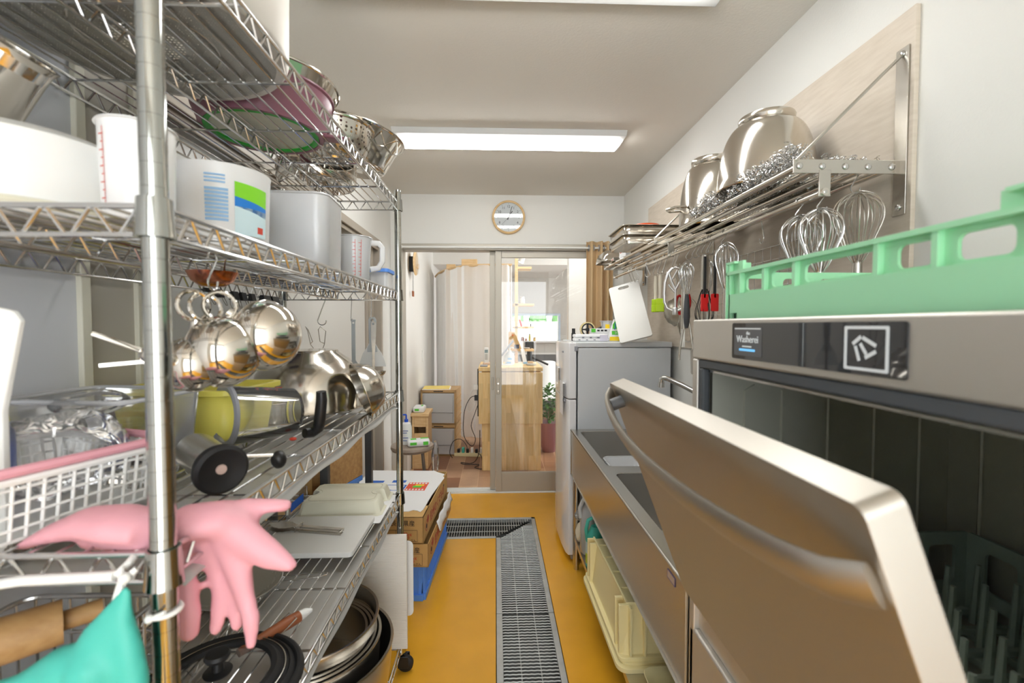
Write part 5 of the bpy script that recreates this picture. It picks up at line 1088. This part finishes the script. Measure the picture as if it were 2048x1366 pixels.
# wire grid panel on the plywood
g = MB(); y0, y1, z0, z1 = 1.42, 2.12, 1.30, 1.63
for i in range(15): y = y0+(y1-y0)*i/14; g.tube([(.995, y, z0), (.995, y, z1)], .0013, 6)
for i in range(8): z = z0+(z1-z0)*i/7; g.tube([(.9975, y0, z), (.9975, y1, z)], .0013 if 0 < i < 7 else .002, 6)
solo('wire_grid', g, CHROME, 'wire grid panel hanging on the plywood behind the whisks', 'grid')
t = thing('grid_clip', 'small steel clip with a hook on the wire grid beside the long whisk', 'clip', (.985, 1.72, 1.45)); part('clip', MB().box(-.006, .006, -.012, .012, 0, .025), STEEL, t, bevel=.001); part('hook', MB().tube([(0, 0, 0), (-.002, 0, -.06), (-.008, 0, -.07)], .002, 6), STEEL, t)
for y, z, a, lab in ((1.98, .985, -8, 'left white plastic sheet hanging behind the faucet'), (1.90, .98, 6, 'right white plastic sheet hanging behind the faucet')):
    solo('plastic_sheet', MB().plate([(-.06, 0), (.05, .01), (.06, .13), (.03, .19), (-.02, .19), (-.062, .12)], [], 0, .002, frame((.99 if a < 0 else .98, y, z-.01), (.1, -1, 0), (.0, R(a), 1))), WHITEB, lab, 'sheet', 'white sheets behind the faucet')
# ================================================================== TAN CURTAIN and rod
t = thing('door_curtain', 'tan cloth curtain gathered at the right of the sliding door', 'curtain', (.82, YB-.055, 0))
def cf(u, v): x = -.105+.21*u; return (x, .026*sin(u*3.4*2*pi+.5*sin(u*9))*(.8+.2*v)+.006*sin(u*29+1.2*v), .02+1.985*v)
part('cloth', MB().grid(cf, 110, 14), CLOTH, t, solid=.003)
for i in range(5):
    x = -.09+.04*i; part('eyelet', MB().tube([(x+.0*i, -.0+.022*cos(k*pi/8), 1.955+.022*sin(k*pi/8)) for k in range(16)], .004, 6, True), GREY, t)
solo('curtain_rod', MB().cyl((-.735, YB-.055, 1.955), (.99, YB-.055, 1.955), .0085, 12).cyl((.98, YB-.055, 1.955), (1.02, YB-.055, 1.955), .014, 12).cyl((-.75, YB-.055, 1.955), (-.72, YB-.055, 1.955), .013, 12), WHITE, 'white tension rod across the top of the sliding door', 'rod')

# ================================================================== FAR LEFT OF THE KITCHEN: crates, boxes, stool
t = thing('bread_crate', 'blue plastic crate on the floor under the fruit boxes', 'crate', (-.572, 2.55, 0), R(-3))
w, d, h = .235, .335, .175
for X_, L in ((frame((0, -d, 0), (1, 0, 0), (0, 0, 1)), w), (frame((0, d, 0), (-1, 0, 0), (0, 0, 1)), w), (frame((w, 0, 0), (0, 1, 0), (0, 0, 1)), d), (frame((-w, 0, 0), (0, -1, 0), (0, 0, 1)), d)):
    m = MB().plate([(-L+.012, 0), (L-.012, 0), (L, h), (-L, h)], [rr(-.05, .05, .10, .135, .012), rr(-L+.05, -L+.13, .04, .14, .01), rr(L-.13, L-.05, .04, .14, .01)], -.006, 0, X_)
    k = int(L/.03)
    for i in range(-k, k+1): m.box(i*.03-.0016, i*.03+.0016, .03, h, -.001, .006, X_)
    m.box(-L, L, h-.022, h, -.006, .012, X_); m.box(-L, L, .0, .03, -.004, .012, X_)
    part('crate_wall', m, BLUE, t, bevel=.001)
part('crate_floor', MB().box(-w, w, -d, d, .002, .008), BLUE, t)
def carton(label, loc, rz, w, d, h, red_open):
    t = thing('fruit_carton', label, 'box', loc, rz, 'fruit cartons stacked on the blue crate'); e = .004
    m = MB().box(-w, w, -d, -d+e, 0, h).box(-w, w, d-e, d, 0, h).box(w-e, w, -d, d, 0, h).box(-w, -w+e, -d, d, 0, h).box(-w, w, -d, d, 0, e)
    part('body', m, CARD, t)
    XF = frame((0, -d-.0006, 0), (1, 0, 0), (0, 0, 1)); XS = frame((w+.0006, 0, 0), (0, 1, 0), (0, 0, 1))
    tx = lambda s, size, X_, m, sx=1: part('printing', text_mb(s, size, X_, sx=sx), m, t, fix=False)
    tx('長野県産', .030, XF @ M.Translation((w-.10, h-.032, 0)), INK); tx('500g×', .034, XF @ M.Translation((w-.082, .040, 0)), REDP, .62); tx('パック入', .012, XF @ M.Translation((w-.062, .014, 0)), INK)
    bx = MB(); a0, a1, b0, b1 = w-.135, w-.03, .008, .064
    for q in ((a0, a1, b0, b0+.0012), (a0, a1, b1, b1+.0012), (a0, a0+.0012, b0, b1), (a1, a1+.0012, b0, b1), (a0-.06, a0, b1, b1+.0012)): bx.box(q[0], q[1], q[2], q[3], 0, .0004, XF)
    part('printed_frame', bx, INK, t)
    tx('信州のくだもの', .062, XS @ M.Translation((.02, h*.45, 0)), mat('carton_red_print', S(170, 74, 62), .7) if 'carton_red_print' not in bpy.data.materials else bpy.data.materials['carton_red_print'], .95)
    fr_ = MB(); fr_.plate([(x, y) for x, y in circ(-d+.075, .058, .028, 18)], [[(x, y) for x, y in circ(-d+.075, .058, .024, 18)]], 0, .0004, XS); fr_.plate(circ(-d+.105, .078, .020, 16), [], 0, .0004, XS)
    part('fruit_emblem', fr_, bpy.data.materials['carton_red_print'], t); part('emblem_centre', MB().plate(circ(-d+.072, .055, .012, 14), [], 0, .0005, XS), INK, t)
    part('hand_hole', MB().plate(rr(d-.14, d-.115, h-.05, h-.036, .005), [], -.0002, .0004, XS), INK, t)
    return t
CB = carton('lower fruit carton with a white torn flap, directly on the blue crate', (-.545, 2.535, .177), R(-3.4), .240, .345, .113, 0)
CT = carton('top fruit carton with a torn white lid carrying blue and red printing', (-.568, 2.535, .294), R(-3.4), .240, .345, .128, 0)
tl = [(-.27, -.35), (.205, -.36), (.21, -.335), (.225, -.33), (.235, -.30), (.245, -.29), (.255, -.20), (.25, -.05), (.262, .10), (.272, .24), (.262, .27), (.255, .32), (.20, .335), (.18, .352), (-.02, .352), (-.27, .352), (-.285, .30), (-.272, .22), (-.292, .12), (-.28, 0), (-.288, -.2)]
tl = [(-.27, -.348), (.07, -.348), (.075, -.325), (.09, -.31), (.10, -.285), (.17, -.28), (.19, -.262), (.215, -.27), (.235, -.285), (.245, -.255), (.25, -.05), (.262, .10), (.272, .22), (.258, .25), (.26, .29), (.20, .33), (.18, .352), (-.05, .352), (-.265, .352), (-.285, .30), (-.272, .22), (-.292, .12), (-.28, 0), (-.288, -.2)]
tl = [(x*.9, y) for x, y in tl]
part('torn_lid', MB().plate(tl, [], .1285, .1305), CARDW, CT); part('top_flap', MB().box(.0, .240, -.345, -.20, .1255, .128), CARD, CT)
k = MB(); part('blue_printing', MB().box(-.17, -.10, .10, .16, .1306, .1309).box(-.05, .03, .13, .17, .1306, .1309).box(-.10, -.02, .0, .012, .1306, .1309).box(-.10, -.09, .0, .06, .1306, .1309).box(.04, .05, -.0, .09, .1306, .1309).box(-.09, .05, .085, .092, .1306, .1309).box(-.09, .05, .0, .006, .1306, .1309), BLUP, CT)
part('red_printing', MB().box(.055, .17, .005, .135, .1306, .1309), mat('red_orange_print', S(226, 82, 50), .6), CT); part('green_printing', MB().box(.09, .14, .05, .08, .1309, .1311), GRNP, CT); part('yellow_printing', MB().box(.10, .15, .08, .10, .1309, .1311), YELPR, CT)
k = MB()
for i in range(6): k.box(.06+.018*i, .07+.018*i, .012, .03, .1309, .1311); k.box(.06+.018*i, .072+.018*i, .11, .128, .1309, .1311)
part('white_lettering', k, CARDW, CT)
part('torn_flap', MB().grid(lambda u, v: (.238+.018*v+.004*sin(u*19), -.12+.43*u, .128-.052*v-.004*sin(u*31)*v), 24, 3), CARDW, CB, solid=.002)
# dark rack behind the shelving
DL = mat('dark_leg', S(60, 62, 64), .4)
t = thing('storage_rack', 'low black-legged rack by the left wall behind the wire shelving', 'rack', (-.69, 1.97, 0))
RK = [(-.672, 1.80), (-.80, 1.80), (-.80, 2.13), (-.592, 2.13)]
for x, y in RK: part('leg', MB().box(x-.015, x+.015, y-.015, y+.015, 0, .93), DL, t, True, bevel=.002)
for z in (.20, .445): part('board', MB().plate(RK, [], z, z+.012), DL, t, True)
TB = [(-.688, 1.83), (-.798, 1.83), (-.798, 2.10), (-.612, 2.10)]
solo('wood_panel_box', MB().plate(TB, [], .66, .835), TANW, 'tan wooden box on top of the blue crate in the black-legged rack', 'box', bevel=.003)
solo('blue_bin', MB().plate([(-.70, 1.84), (-.79, 1.84), (-.79, 2.09), (-.625, 2.09)], [], .458, .64).plate(TB, [], .635, .658), BLUE, 'blue plastic crate on the black-legged rack under the tan box', 'crate', bevel=.003)
solo('cardboard_box', MB().box(-.80, -.715, 1.752, 1.782, .30, .86), CARD, 'orange-brown cardboard sheet standing against the left wall just past the wire shelving', 'cardboard', bevel=.002)
# stool
t = thing('stool', 'round taupe stool in the doorway behind the fruit cartons', 'stool', (-.605, 3.30, 0)); TAU = mat('taupe_plastic', S(160, 144, 130), .4); LEGM = mat('taupe_leg', S(130, 122, 114), .35, .5)
part('seat', MB().lathe([(0, .44), (.12, .44), (.145, .45), (.153, .465), (.15, .482), (.135, .49), (0, .492)], 48), TAU, t)
for i in range(4):
    a = pi/4+i*pi/2+.2; part('leg', MB().tube([(.10*cos(a), .10*sin(a), .445), (.15*cos(a), .15*sin(a), .02), (.151*cos(a), .151*sin(a), 0)], .011, 12), LEGM, t)
part('foot_ring', MB().tube([(.135*cos(i*pi/16), .135*sin(i*pi/16), .16) for i in range(32)], .007, 8, True), LEGM, t)
t = bottle('pump_bottle', 'white soap bottle with a blue pump on the stool', (-.645, 3.29, .492), [(0, 0), (.036, 0), (.04, .006), (.04, .125), (.032, .15), (.016, .16), (0, .16)], WHITE)
part('pump', MB().cyl((0, 0, .155), (0, 0, .18), .014, 16).cyl((0, 0, .18), (0, 0, .212), .006).tube([(0, 0, .212), (-.022, -.012, .214), (-.03, -.016, .206)], .006, 8), mat('blue_pump', S(30, 84, 200), .35), t)
for i, z in enumerate((.10, .085, .05, .03)): part('blue_print', MB().box(-.02, .02-.008*(i % 2), -.0405, -.0395, z, z+.006), mat('blue_grey_print', S(110, 128, 176), .6) if i == 0 else bpy.data.materials['blue_grey_print'], t)
t = thing('wet_wipe_pack', 'white and green soft pack of wipes lying on the stool', 'pack', (-.555, 3.24, .492), R(14)); part('pack', MB().box(-.075, .085, -.045, .045, 0, .048), CARDW, t, bevel=.02, seg=4)
part('green_print', MB().box(-.05, -.01, -.02, .02, .0479, .0485).box(.02, .075, -.0, .03, .0479, .0485).box(-.055, -.01, -.0458, -.044, .015, .034).box(.035, .07, -.0458, -.044, .012, .036), GRNP, t)
crumple('plastic_bag', (-.462, 3.47, .33), (.028, .05, .14), 'clear plastic bag hanging beside the stool', 'bag', BAG, 9, .4)
# ================================================================== NEXT ROOM
FN = -.012
t = thing('wooden_step', 'small pine box stand behind the stool in the next room', 'stand', (-.715, 4.42, FN))
part('frame', MB().box(-.075, -.055, -.12, .14, 0, .50).box(.055, .075, -.12, .14, 0, .50).box(-.055, .055, .12, .14, 0, .5).box(-.055, .055, -.118, -.10, .0, .34).box(-.055, .055, -.118, -.10, .40, .5), PINE2, t, bevel=.003); part('top', MB().box(-.085, .085, -.13, .15, .50, .532), PINE2, t, bevel=.004)
t = thing('tissue_pack', 'white and green soft tissue pack on the pine box stand', 'pack', (-.735, 4.38, FN+.532)); part('pack', MB().box(-.05, .06, -.07, .07, 0, .06), CARDW, t, bevel=.02, seg=4); part('green_print', MB().box(-.03, .01, -.0706, -.069, .02, .04).box(.02, .04, -.03, .03, .0598, .0605), GRNP, t)
BRF = mat('brown_crate_frame', S(184, 150, 104), .5)
def fcrate(lab, z, h):
    t = thing('folding_crate', lab, 'crate', (-.583, 4.90, z), R(-4), 'folding crates by the white curtain'); w, d = .185, .17
    m = MB().box(-w, w, -d, d, 0, .02).box(-w, w, -d, d, h-.03, h).box(-w, -w+.02, -d, d, 0, h).box(w-.02, w, -d, d, 0, h).box(-w, w, d-.02, d, 0, h).box(-w+.02, w, -d, -d+.012, 0, .03)
    part('frame', m, BRF, t, bevel=.003)
    g = MB().box(-w+.02, w-.02, -d-.003, -d, .02, h-.035); part('clear_door', g, FROST, t)
    k = MB()
    for x in (-w+.03, w-.035): k.box(x, x+.006, -d-.008, -d-.003, .03, h-.05)
    k.box(-w+.02, w-.02, -d-.008, -d-.003, h*.34, h*.34+.006); part('clear_ribs', k, CLR, t)
    rs = MB()
    for i in range(4): rs.box(w, w+.006, -d, d, .06+i*.07, .068+i*.07)
    part('side_ribs', rs, BRF, t); part('slot', MB().box(-.05, .05, -d-.001, -d+.001, h-.02, h-.01), INK, t)
    return t
fcrate('lower brown folding crate with a clear door by the white curtain', FN, .325); fcrate('upper brown folding crate with a clear door, things inside', FN+.327, .365)
solo('wooden_tool', MB().box(-.64, -.61, 4.80, 4.82, .36, .56).box(-.60, -.575, 4.80, 4.82, .36, .54), TANW, 'tan wooden pieces inside the upper folding crate', 'tool', bevel=.002)
solo('blue_folder', MB().box(-.53, -.45, 4.82, 4.90, .36, .50), mat('folder_blue', S(90, 108, 150), .5), 'blue-grey folder inside the upper folding crate', 'folder', bevel=.002)
t = thing('paper_stack', 'yellow envelope and white papers lying on the upper folding crate', 'papers', (-.61, 4.86, FN+.692), R(3)); part('papers', MB().box(-.16, .13, -.12, .12, 0, .006), CARDW, t); part('envelope', MB().box(-.155, .12, -.11, .125, .006, .012), mat('envelope_yellow', S(240, 214, 120), .6), t)
# sheer curtain on a curved wooden rail
path = [(-.77, 5.95), (-.66, 5.62), (-.48, 5.38), (-.22, 5.25), (.05, 5.20), (.19, 5.20)]
def pt(u):
    q = u*(len(path)-1); i = min(int(q), len(path)-2); f = q-i; P_ = [V((x, y, 0)) for x, y in path]
    p0, p1, p2, p3 = P_[max(0, i-1)], P_[i], P_[i+1], P_[min(len(P_)-1, i+2)]
    return .5*((2*p1)+(p2-p0)*f+(2*p0-5*p1+4*p2-p3)*f*f+(3*p1-p0-3*p2+p3)*f**3)
def zt(u): return 1.985+.055*min(1, u*2)
def sf(u, v):
    p = pt(u); d = (pt(min(1, u+.01))-pt(max(0, u-.01))).normalized(); nn = V((-d.y, d.x, 0)); a = (.013*sin(u*2*pi*13+1.3*sin(u*17))*(.55+.45*sin(u*23+2))+.016*sin(u*2*pi*5.3+1+.4*v)+.008*sin(u*2*pi*8.1+3*v))*(1.1-.45*v)
    p = p+nn*a; return (p.x, p.y, .05+(zt(u)-.05)*v)
t = thing('sheer_curtain', 'white sheer curtain on a curved wooden rail in the next room', 'curtain', (-.3, 5.4, 0)); part('cloth', MB().grid(sf, 240, 10), SHEER, t, True)
part('wooden_rail', MB().tube([pt(i/40)+V((0, .02, zt(i/40)+.0)) for i in range(41)], .016, 8, flat=1.4, up=(0, 0, 1)), PINE2, t, True)
for x0, x1, y, z0, z1 in ((-.60, -.49, 5.62, 1.95, 2.10), (-.40, -.215, 5.42, 2.0, 2.134)): part('rail_block', MB().box(x0, x1, y, y+.05, z0, z1), PINE2, t, True, bevel=.003)
# counter desk
t = thing('counter_desk', 'pine folding counter desk behind the glass door', 'desk', (.14, 4.5, FN))
part('worktop', MB().box(-.158, .44, 4.20, 4.86, .925, .962), PINE, t, True, bevel=.003); part('drop_leaf', MB().box(-.157, .437, 4.196, 4.222, .435, .912), PINE, t, True, bevel=.003)
part('front_panel', MB().box(-.128, .425, 4.228, 4.252, FN, .92), PINE, t, True, bevel=.002)
for x in (-.128, .40): part('side_panel', MB().box(x, x+.025, 4.252, 4.80, FN, .925), PINE, t, True, bevel=.002)
t = thing('shelf_post', 'pine post with three small shelves standing on the counter desk', 'shelf', (.217, 4.74, .962))
part('post', MB().box(-.016, .016, -.02, .02, 0, 1.08), PINE2, t, bevel=.002)
for z in (.118, .355, .592): part('small_shelf', MB().box(-.03, .185, -.02, .22, z, z+.022), PINE2, t, bevel=.002)
part('top_arm', MB().box(-.0, .16, -.0, .20, .975, .998), PINE2, t, bevel=.002)
solo('glass_jar', MB().lathe([(0, 0), (.026, 0), (.03, .006), (.03, .05), (.022, .06), (.024, .078), (0, .08)], 24, (.285, 4.84, .962+.614)), FROST, 'small jar with dark contents on the topmost of the pine post shelves', 'jar')
t = thing('red_pepper', 'small red object standing on the middle pine shelf', 'ornament', (.275, 4.80, .962+.377)); part('body', MB().tube([(0, 0, .0), (-.008, 0, .03), (-.018, 0, .06), (-.024, 0, .075)], [.010, .012, .010, .003], 10), RED, t)
solo('dark_peg', MB().cyl((.375, 4.84, .962+.377), (.375, 4.84, .962+.405), .006, 10), BLACK, 'tiny dark peg at the right end of the middle pine shelf', 'peg'); solo('dark_peg', MB().cyl((.375, 4.84, .962+.140), (.375, 4.84, .962+.168), .006, 10), BLACK, 'tiny dark peg at the right end of the lowest pine shelf', 'peg')
solo('white_saucer', MB().lathe([(0, 0), (.03, 0), (.05, .01), (.05, .013), (0, .006)], 28, (.315, 4.82, .962+.140)), WHITE, 'white saucer on the lowest pine shelf', 'saucer')
solo('white_papers', MB().box(.245, .29, 4.66, 4.70, .962+.140, .962+.215), CARDW, 'small white card standing on the lowest pine shelf', 'card')
t = thing('paper_bag', 'brown kraft bag hanging tilted on the pine post above the counter', 'bag', (.16, 4.66, 1.085)); part('bag', MB().add([(-.03, -.03, 0), (.115, -.05, .01), (.115, .03, .01), (-.03, .04, 0), (-.025, -.0, .20), (.035, -.02, .20), (.035, .02, .20), (-.025, .03, .20)], [(0, 3, 2, 1), (4, 5, 6, 7), (0, 1, 5, 4), (1, 2, 6, 5), (2, 3, 7, 6), (3, 0, 4, 7)]), CARD, t, bevel=.003); part('dark_label', MB().box(.03, .08, -.0455, -.043, .03, .07), mat('dark_label', S(60, 66, 84), .5), t)
part('round_sticker', MB().ball((.015, -.028, .165), (.010, .004, .010), 12), mat('orange_sticker', S(224, 120, 60), .5), t)
t = thing('leaflet_stand', 'slim white leaflet with a blue foot leaning on the pine post', 'leaflet', (.30, 4.56, .962)); part('leaflet', MB().add([(-.02, 0, 0), (.02, 0, 0), (-.01, .03, .15), (-.05, .03, .15), (-.02, .004, 0), (.02, .004, 0), (-.01, .034, .15), (-.05, .034, .15)], [(0, 1, 2, 3), (7, 6, 5, 4), (0, 4, 5, 1), (1, 5, 6, 2), (2, 6, 7, 3), (3, 7, 4, 0)]), CARDW, t); part('blue_foot', MB().box(-.022, .022, -.001, .006, 0, .02), LBL, t)
t = bottle('sanitizer_bottle', 'white hand sanitizer pump bottle with a blue print on the counter', (.14, 4.50, .962), [(0, 0), (.044, 0), (.048, .006), (.048, .085), (.036, .11), (.018, .125), (.018, .14), (0, .14)], WHITE)
part('pump', MB().cyl((0, 0, .14), (0, 0, .168), .008).tube([(0, 0, .168), (.03, -.01, .17), (.036, -.012, .16)], .006, 8), WHITE, t); part('blue_print', MB().box(-.03, .012, -.0485, -.047, .015, .03).box(-.02, .02, -.0485, -.047, .05, .07), LBL, t)
t = thing('tablet_stand', 'white tablet on an angled stand on the counter, seen edge-on', 'tablet', (.06, 4.42, .962)); part('base', MB().plate(rr(-.07, .10, -.05, .05, .04), [], 0, .010), WHITE, t, bevel=.002); part('arm', MB().box(-.012, .012, -.015, .015, .008, .10), WHITE, t, bevel=.003); part('tablet', MB().box(-.006, .006, -.08, .08, -.09, .11, M.Translation((.045, 0, .155)) @ M.Rotation(R(38), 4, 'Y')), GREY, t, bevel=.003)
t = thing('cordless_phone', 'white cordless phone standing on its cradle on the counter', 'phone', (-.09, 4.45, .962)); part('cradle', MB().box(-.035, .035, -.03, .04, 0, .025), mat('pinkish_cradle', S(216, 190, 170), .4), t, bevel=.006); part('handset', MB().box(-.022, .022, .0, .022, .02, .17), WHITE, t, bevel=.006); part('screen', MB().box(-.016, .016, -.0012, .0005, .12, .15), mat('phone_screen', S(110, 130, 130), .2), t); part('keys', MB().box(-.014, .014, -.0012, .0005, .05, .11), mat('key_grey', S(190, 190, 186), .5), t)
solo('calculator', MB().box(-.145, -.075, 4.24, 4.36, .9625, .975), GREY, 'small grey flat device at the left front of the counter', 'device', bevel=.003)
t = thing('coin_tray', 'small round coin dish on the right of the counter', 'dish', (.345, 4.40, .962)); part('dish', MB().lathe([(0, .004), (.04, .004), (.05, .014), (.054, .014), (.045, 0), (0, 0)], 32), LGREY, t); part('coins', MB().lathe([(0, .008), (.03, .008), (.032, .004)], 20), BRF, t)
solo('small_card_box', MB().box(.33, .38, 4.62, 4.66, .9625, .985), mat('tan_card', S(214, 190, 160), .6), 'tiny tan card box at the back of the counter', 'box', bevel=.002)
# things on the sill
for x, r, h, m, lab in ((.44, .028, .065, BRNW, 'brown jar, leftmost on the window sill'), (.50, .020, .04, mat('jar_pink', S(200, 160, 150), .4), 'small pinkish jar second on the window sill'), (.56, .018, .10, mat('bottle_yellow', S(226, 214, 120), .3), 'thin bottle with yellow contents on the window sill'), (.64, .024, .06, mat('jar_amber', S(214, 168, 70), .3), 'amber jar, rightmost on the window sill')):
    t = thing('sill_jar' if r > .018 else 'sill_bottle', lab, 'jar', (x, Y1-.06, z0-.0 if False else 1.10), 0, 'jars on the small window sill'); part('jar', MB().lathe([(0, 0), (r, 0), (r, h*.75), (r*.75, h*.85), (r*.75, h), (0, h)], 20), m, t); part('lid', MB().cyl((0, 0, h), (0, 0, h+.012), r*.8, 16), CLR if r > .018 else BLACK, t)
# seat, plant, dark stand behind the desk
t = thing('white_chair', 'white moulded chair back behind the counter desk', 'chair', (.66, 5.95, FN)); part('shell', MB().grid(lambda u, v: (-.2+.4*u, .10-.10*(1-(2*u-1)**2)+.02*v, .44+.46*v-.10*(2*u-1)**4*v), 16, 8), WHITE, t, solid=.008)
part('seat', MB().plate(rr(-.2, .2, -.35, .06, .08), [], .43, .445), WHITE, t, bevel=.004)
for x in (-.16, .16):
    for y in (-.28, .04): part('leg', MB().cyl((x, y, .435), (x*1.15, y*1.15, 0), .012), PINE2, t)
t = thing('potted_plant', 'leafy green plant in a pinkish pot behind the counter desk', 'plant', (.575, 4.88, FN)); part('pot', MB().lathe([(0, 0), (.07, 0), (.10, .10), (.115, .30), (.12, .32), (.10, .32), (.0, .29)], 28), mat('pot_mauve', S(150, 100, 110), .5), t)
lf = MB(); rnd = random.Random(11)
for i in range(230):
    a = rnd.uniform(0, 2*pi); z = .34+.36*rnd.random(); q = .085*rnd.random()**.5*(1.15-abs(z-.5)); c = V((q*cos(a), q*sin(a), z)); X_ = M.Translation(c) @ M.Rotation(a, 4, 'Z') @ M.Rotation(rnd.uniform(-.9, .5), 4, 'Y')
    lf.add([(0, 0, 0), (.022, -.02, .004), (.048, -.012, -.002), (.058, 0, -.006), (.048, .012, -.002), (.022, .02, .004)], [(0, 1, 2, 3), (0, 3, 4, 5)], X_)
part('leaves', lf, LEAF, t, fix=False); part('stems', MB().tube([(0, 0, .28), (.01, .0, .5)], .006).tube([(0, .01, .28), (-.03, .03, .52)], .005).tube([(0, 0, .28), (.035, -.02, .5)], .005), mat('stem_green', S(96, 120, 66), .6), t)
t = thing('dark_stand', 'black stand with a sloping arm behind the pine post', 'stand', (.40, 5.35, FN)); part('post', MB().cyl((0, 0, .02), (0, 0, 1.10), .03, 16), BLACK, t); part('foot', MB().lathe([(0, 0), (.16, 0), (.15, .02), (0, .03)], 28), BLACK, t); part('arm', MB().tube([(.0, 0, 1.0), (.22, -.02, .90)], .012), BLACK, t); part('head', MB().box(-.05, .05, -.04, .04, 1.09, 1.17), BLACK, t, bevel=.008)
# wall clock seen from the side, on the left wall of the next room
t = thing('pendulum_clock', 'round wooden clock seen from the side with two wooden weights on the left wall', 'clock', (XN, 4.30, 1.93)); X_ = M.Translation((.055, 0, 0)) @ M.Rotation(pi/2, 4, 'Y')
part('dial', MB().lathe([(0, -.006), (.11, -.006), (.115, 0), (.11, .006), (0, .008)], 40, X=X_), PINE2, t); part('movement', MB().box(0, .05, -.03, .03, -.08, .06), BLACK, t, bevel=.004)
part('glass', MB().lathe([(.0, .02), (.105, .018)], 32, X=X_), CLR, t)
for y in (-.02, .02): w = part('string', MB().cyl((.03, y, -.07), (.03, y, -.26), .0012, 6), INK, t); part('weight', MB().cyl((.03, y, -.31), (.03, y, -.26), .007, 12), BRNW, w)
solo('wall_switch', MB().box(XN, XN+.008, 4.98, 5.05, .96, 1.08), WHITE, 'white wall switch on the left wall of the next room', 'switch', bevel=.002)
# power strip and cables
t = thing('power_strip', 'beige power strip full of plugs on the wood floor beside the counter', 'power strip', (-.26, 4.72, FN), R(-6)); part('strip', MB().box(-.17, .14, -.03, .03, 0, .035), mat('strip_beige', S(220, 208, 164), .4), t, bevel=.004)
for i, m in enumerate((BLACK, TURQ, BLACK, WHITE, BLACK, WHITE)): part('plug', MB().box(-.14+.047*i, -.112+.047*i, -.018, .018, .035, .075+.015*(i % 2)), m, t, bevel=.004)
def cable(label, pts, m, r=.0035):
    P_ = [V(p) for p in pts]; s_ = []
    for i in range(len(P_)-1):
        p0, p1, p2, p3 = P_[max(0, i-1)], P_[i], P_[i+1], P_[min(len(P_)-1, i+2)]
        for u in (0, .25, .5, .75): s_.append(.5*((2*p1)+(p2-p0)*u+(2*p0-5*p1+4*p2-p3)*u*u+(3*p1-p0-3*p2+p3)*u**3))
    s_.append(P_[-1]); solo('power_cable', MB().tube(s_, r, 8), m, label, 'cable', 'cables beside the counter')
cable('black cable hanging in a wide loop from the counter side, left', [(-.17, 4.30, .68), (-.24, 4.32, .66), (-.30, 4.36, .52), (-.31, 4.42, .28), (-.24, 4.50, .15), (-.20, 4.50, .22), (-.24, 4.46, .36), (-.20, 4.40, .50), (-.165, 4.34, .60)], BLACK)
cable('white cable hanging in a small loop from the counter side', [(-.17, 4.30, .84), (-.18, 4.31, .66), (-.20, 4.33, .58), (-.25, 4.35, .52), (-.27, 4.36, .58), (-.24, 4.35, .70), (-.20, 4.33, .75)], WHITE)
cable('black cable lying tangled on the wood floor by the power strip', [(-.15, 4.32, .35), (-.16, 4.40, .12), (-.22, 4.45, FN+.01), (-.34, 4.46, FN+.01), (-.30, 4.40, FN+.01), (-.16, 4.38, FN+.012), (-.20, 4.30, FN+.01), (-.12, 4.27, FN+.01), (-.14, 4.36, .09), (-.18, 4.62, .04)], BLACK, .004)
cable('black cable arching up behind the power strip', [(-.44, 4.62, FN+.01), (-.47, 4.64, .05), (-.44, 4.68, .15), (-.36, 4.70, .17), (-.30, 4.70, .10), (-.30, 4.715, .055)], BLACK)
t = thing('socket_block', 'small black and white adapter blocks on the counter side', 'adapter', (-.165, 4.30, .64)); part('adapter', MB().box(-.045, .005, -.02, .02, .10, .15), WHITE, t, bevel=.004); part('adapter', MB().box(-.035, .005, -.02, .02, .0, .05), BLACK, t, bevel=.004); part('strip', MB().box(-.006, .006, -.02, .02, -.15, .30), BLACK, t, bevel=.003)
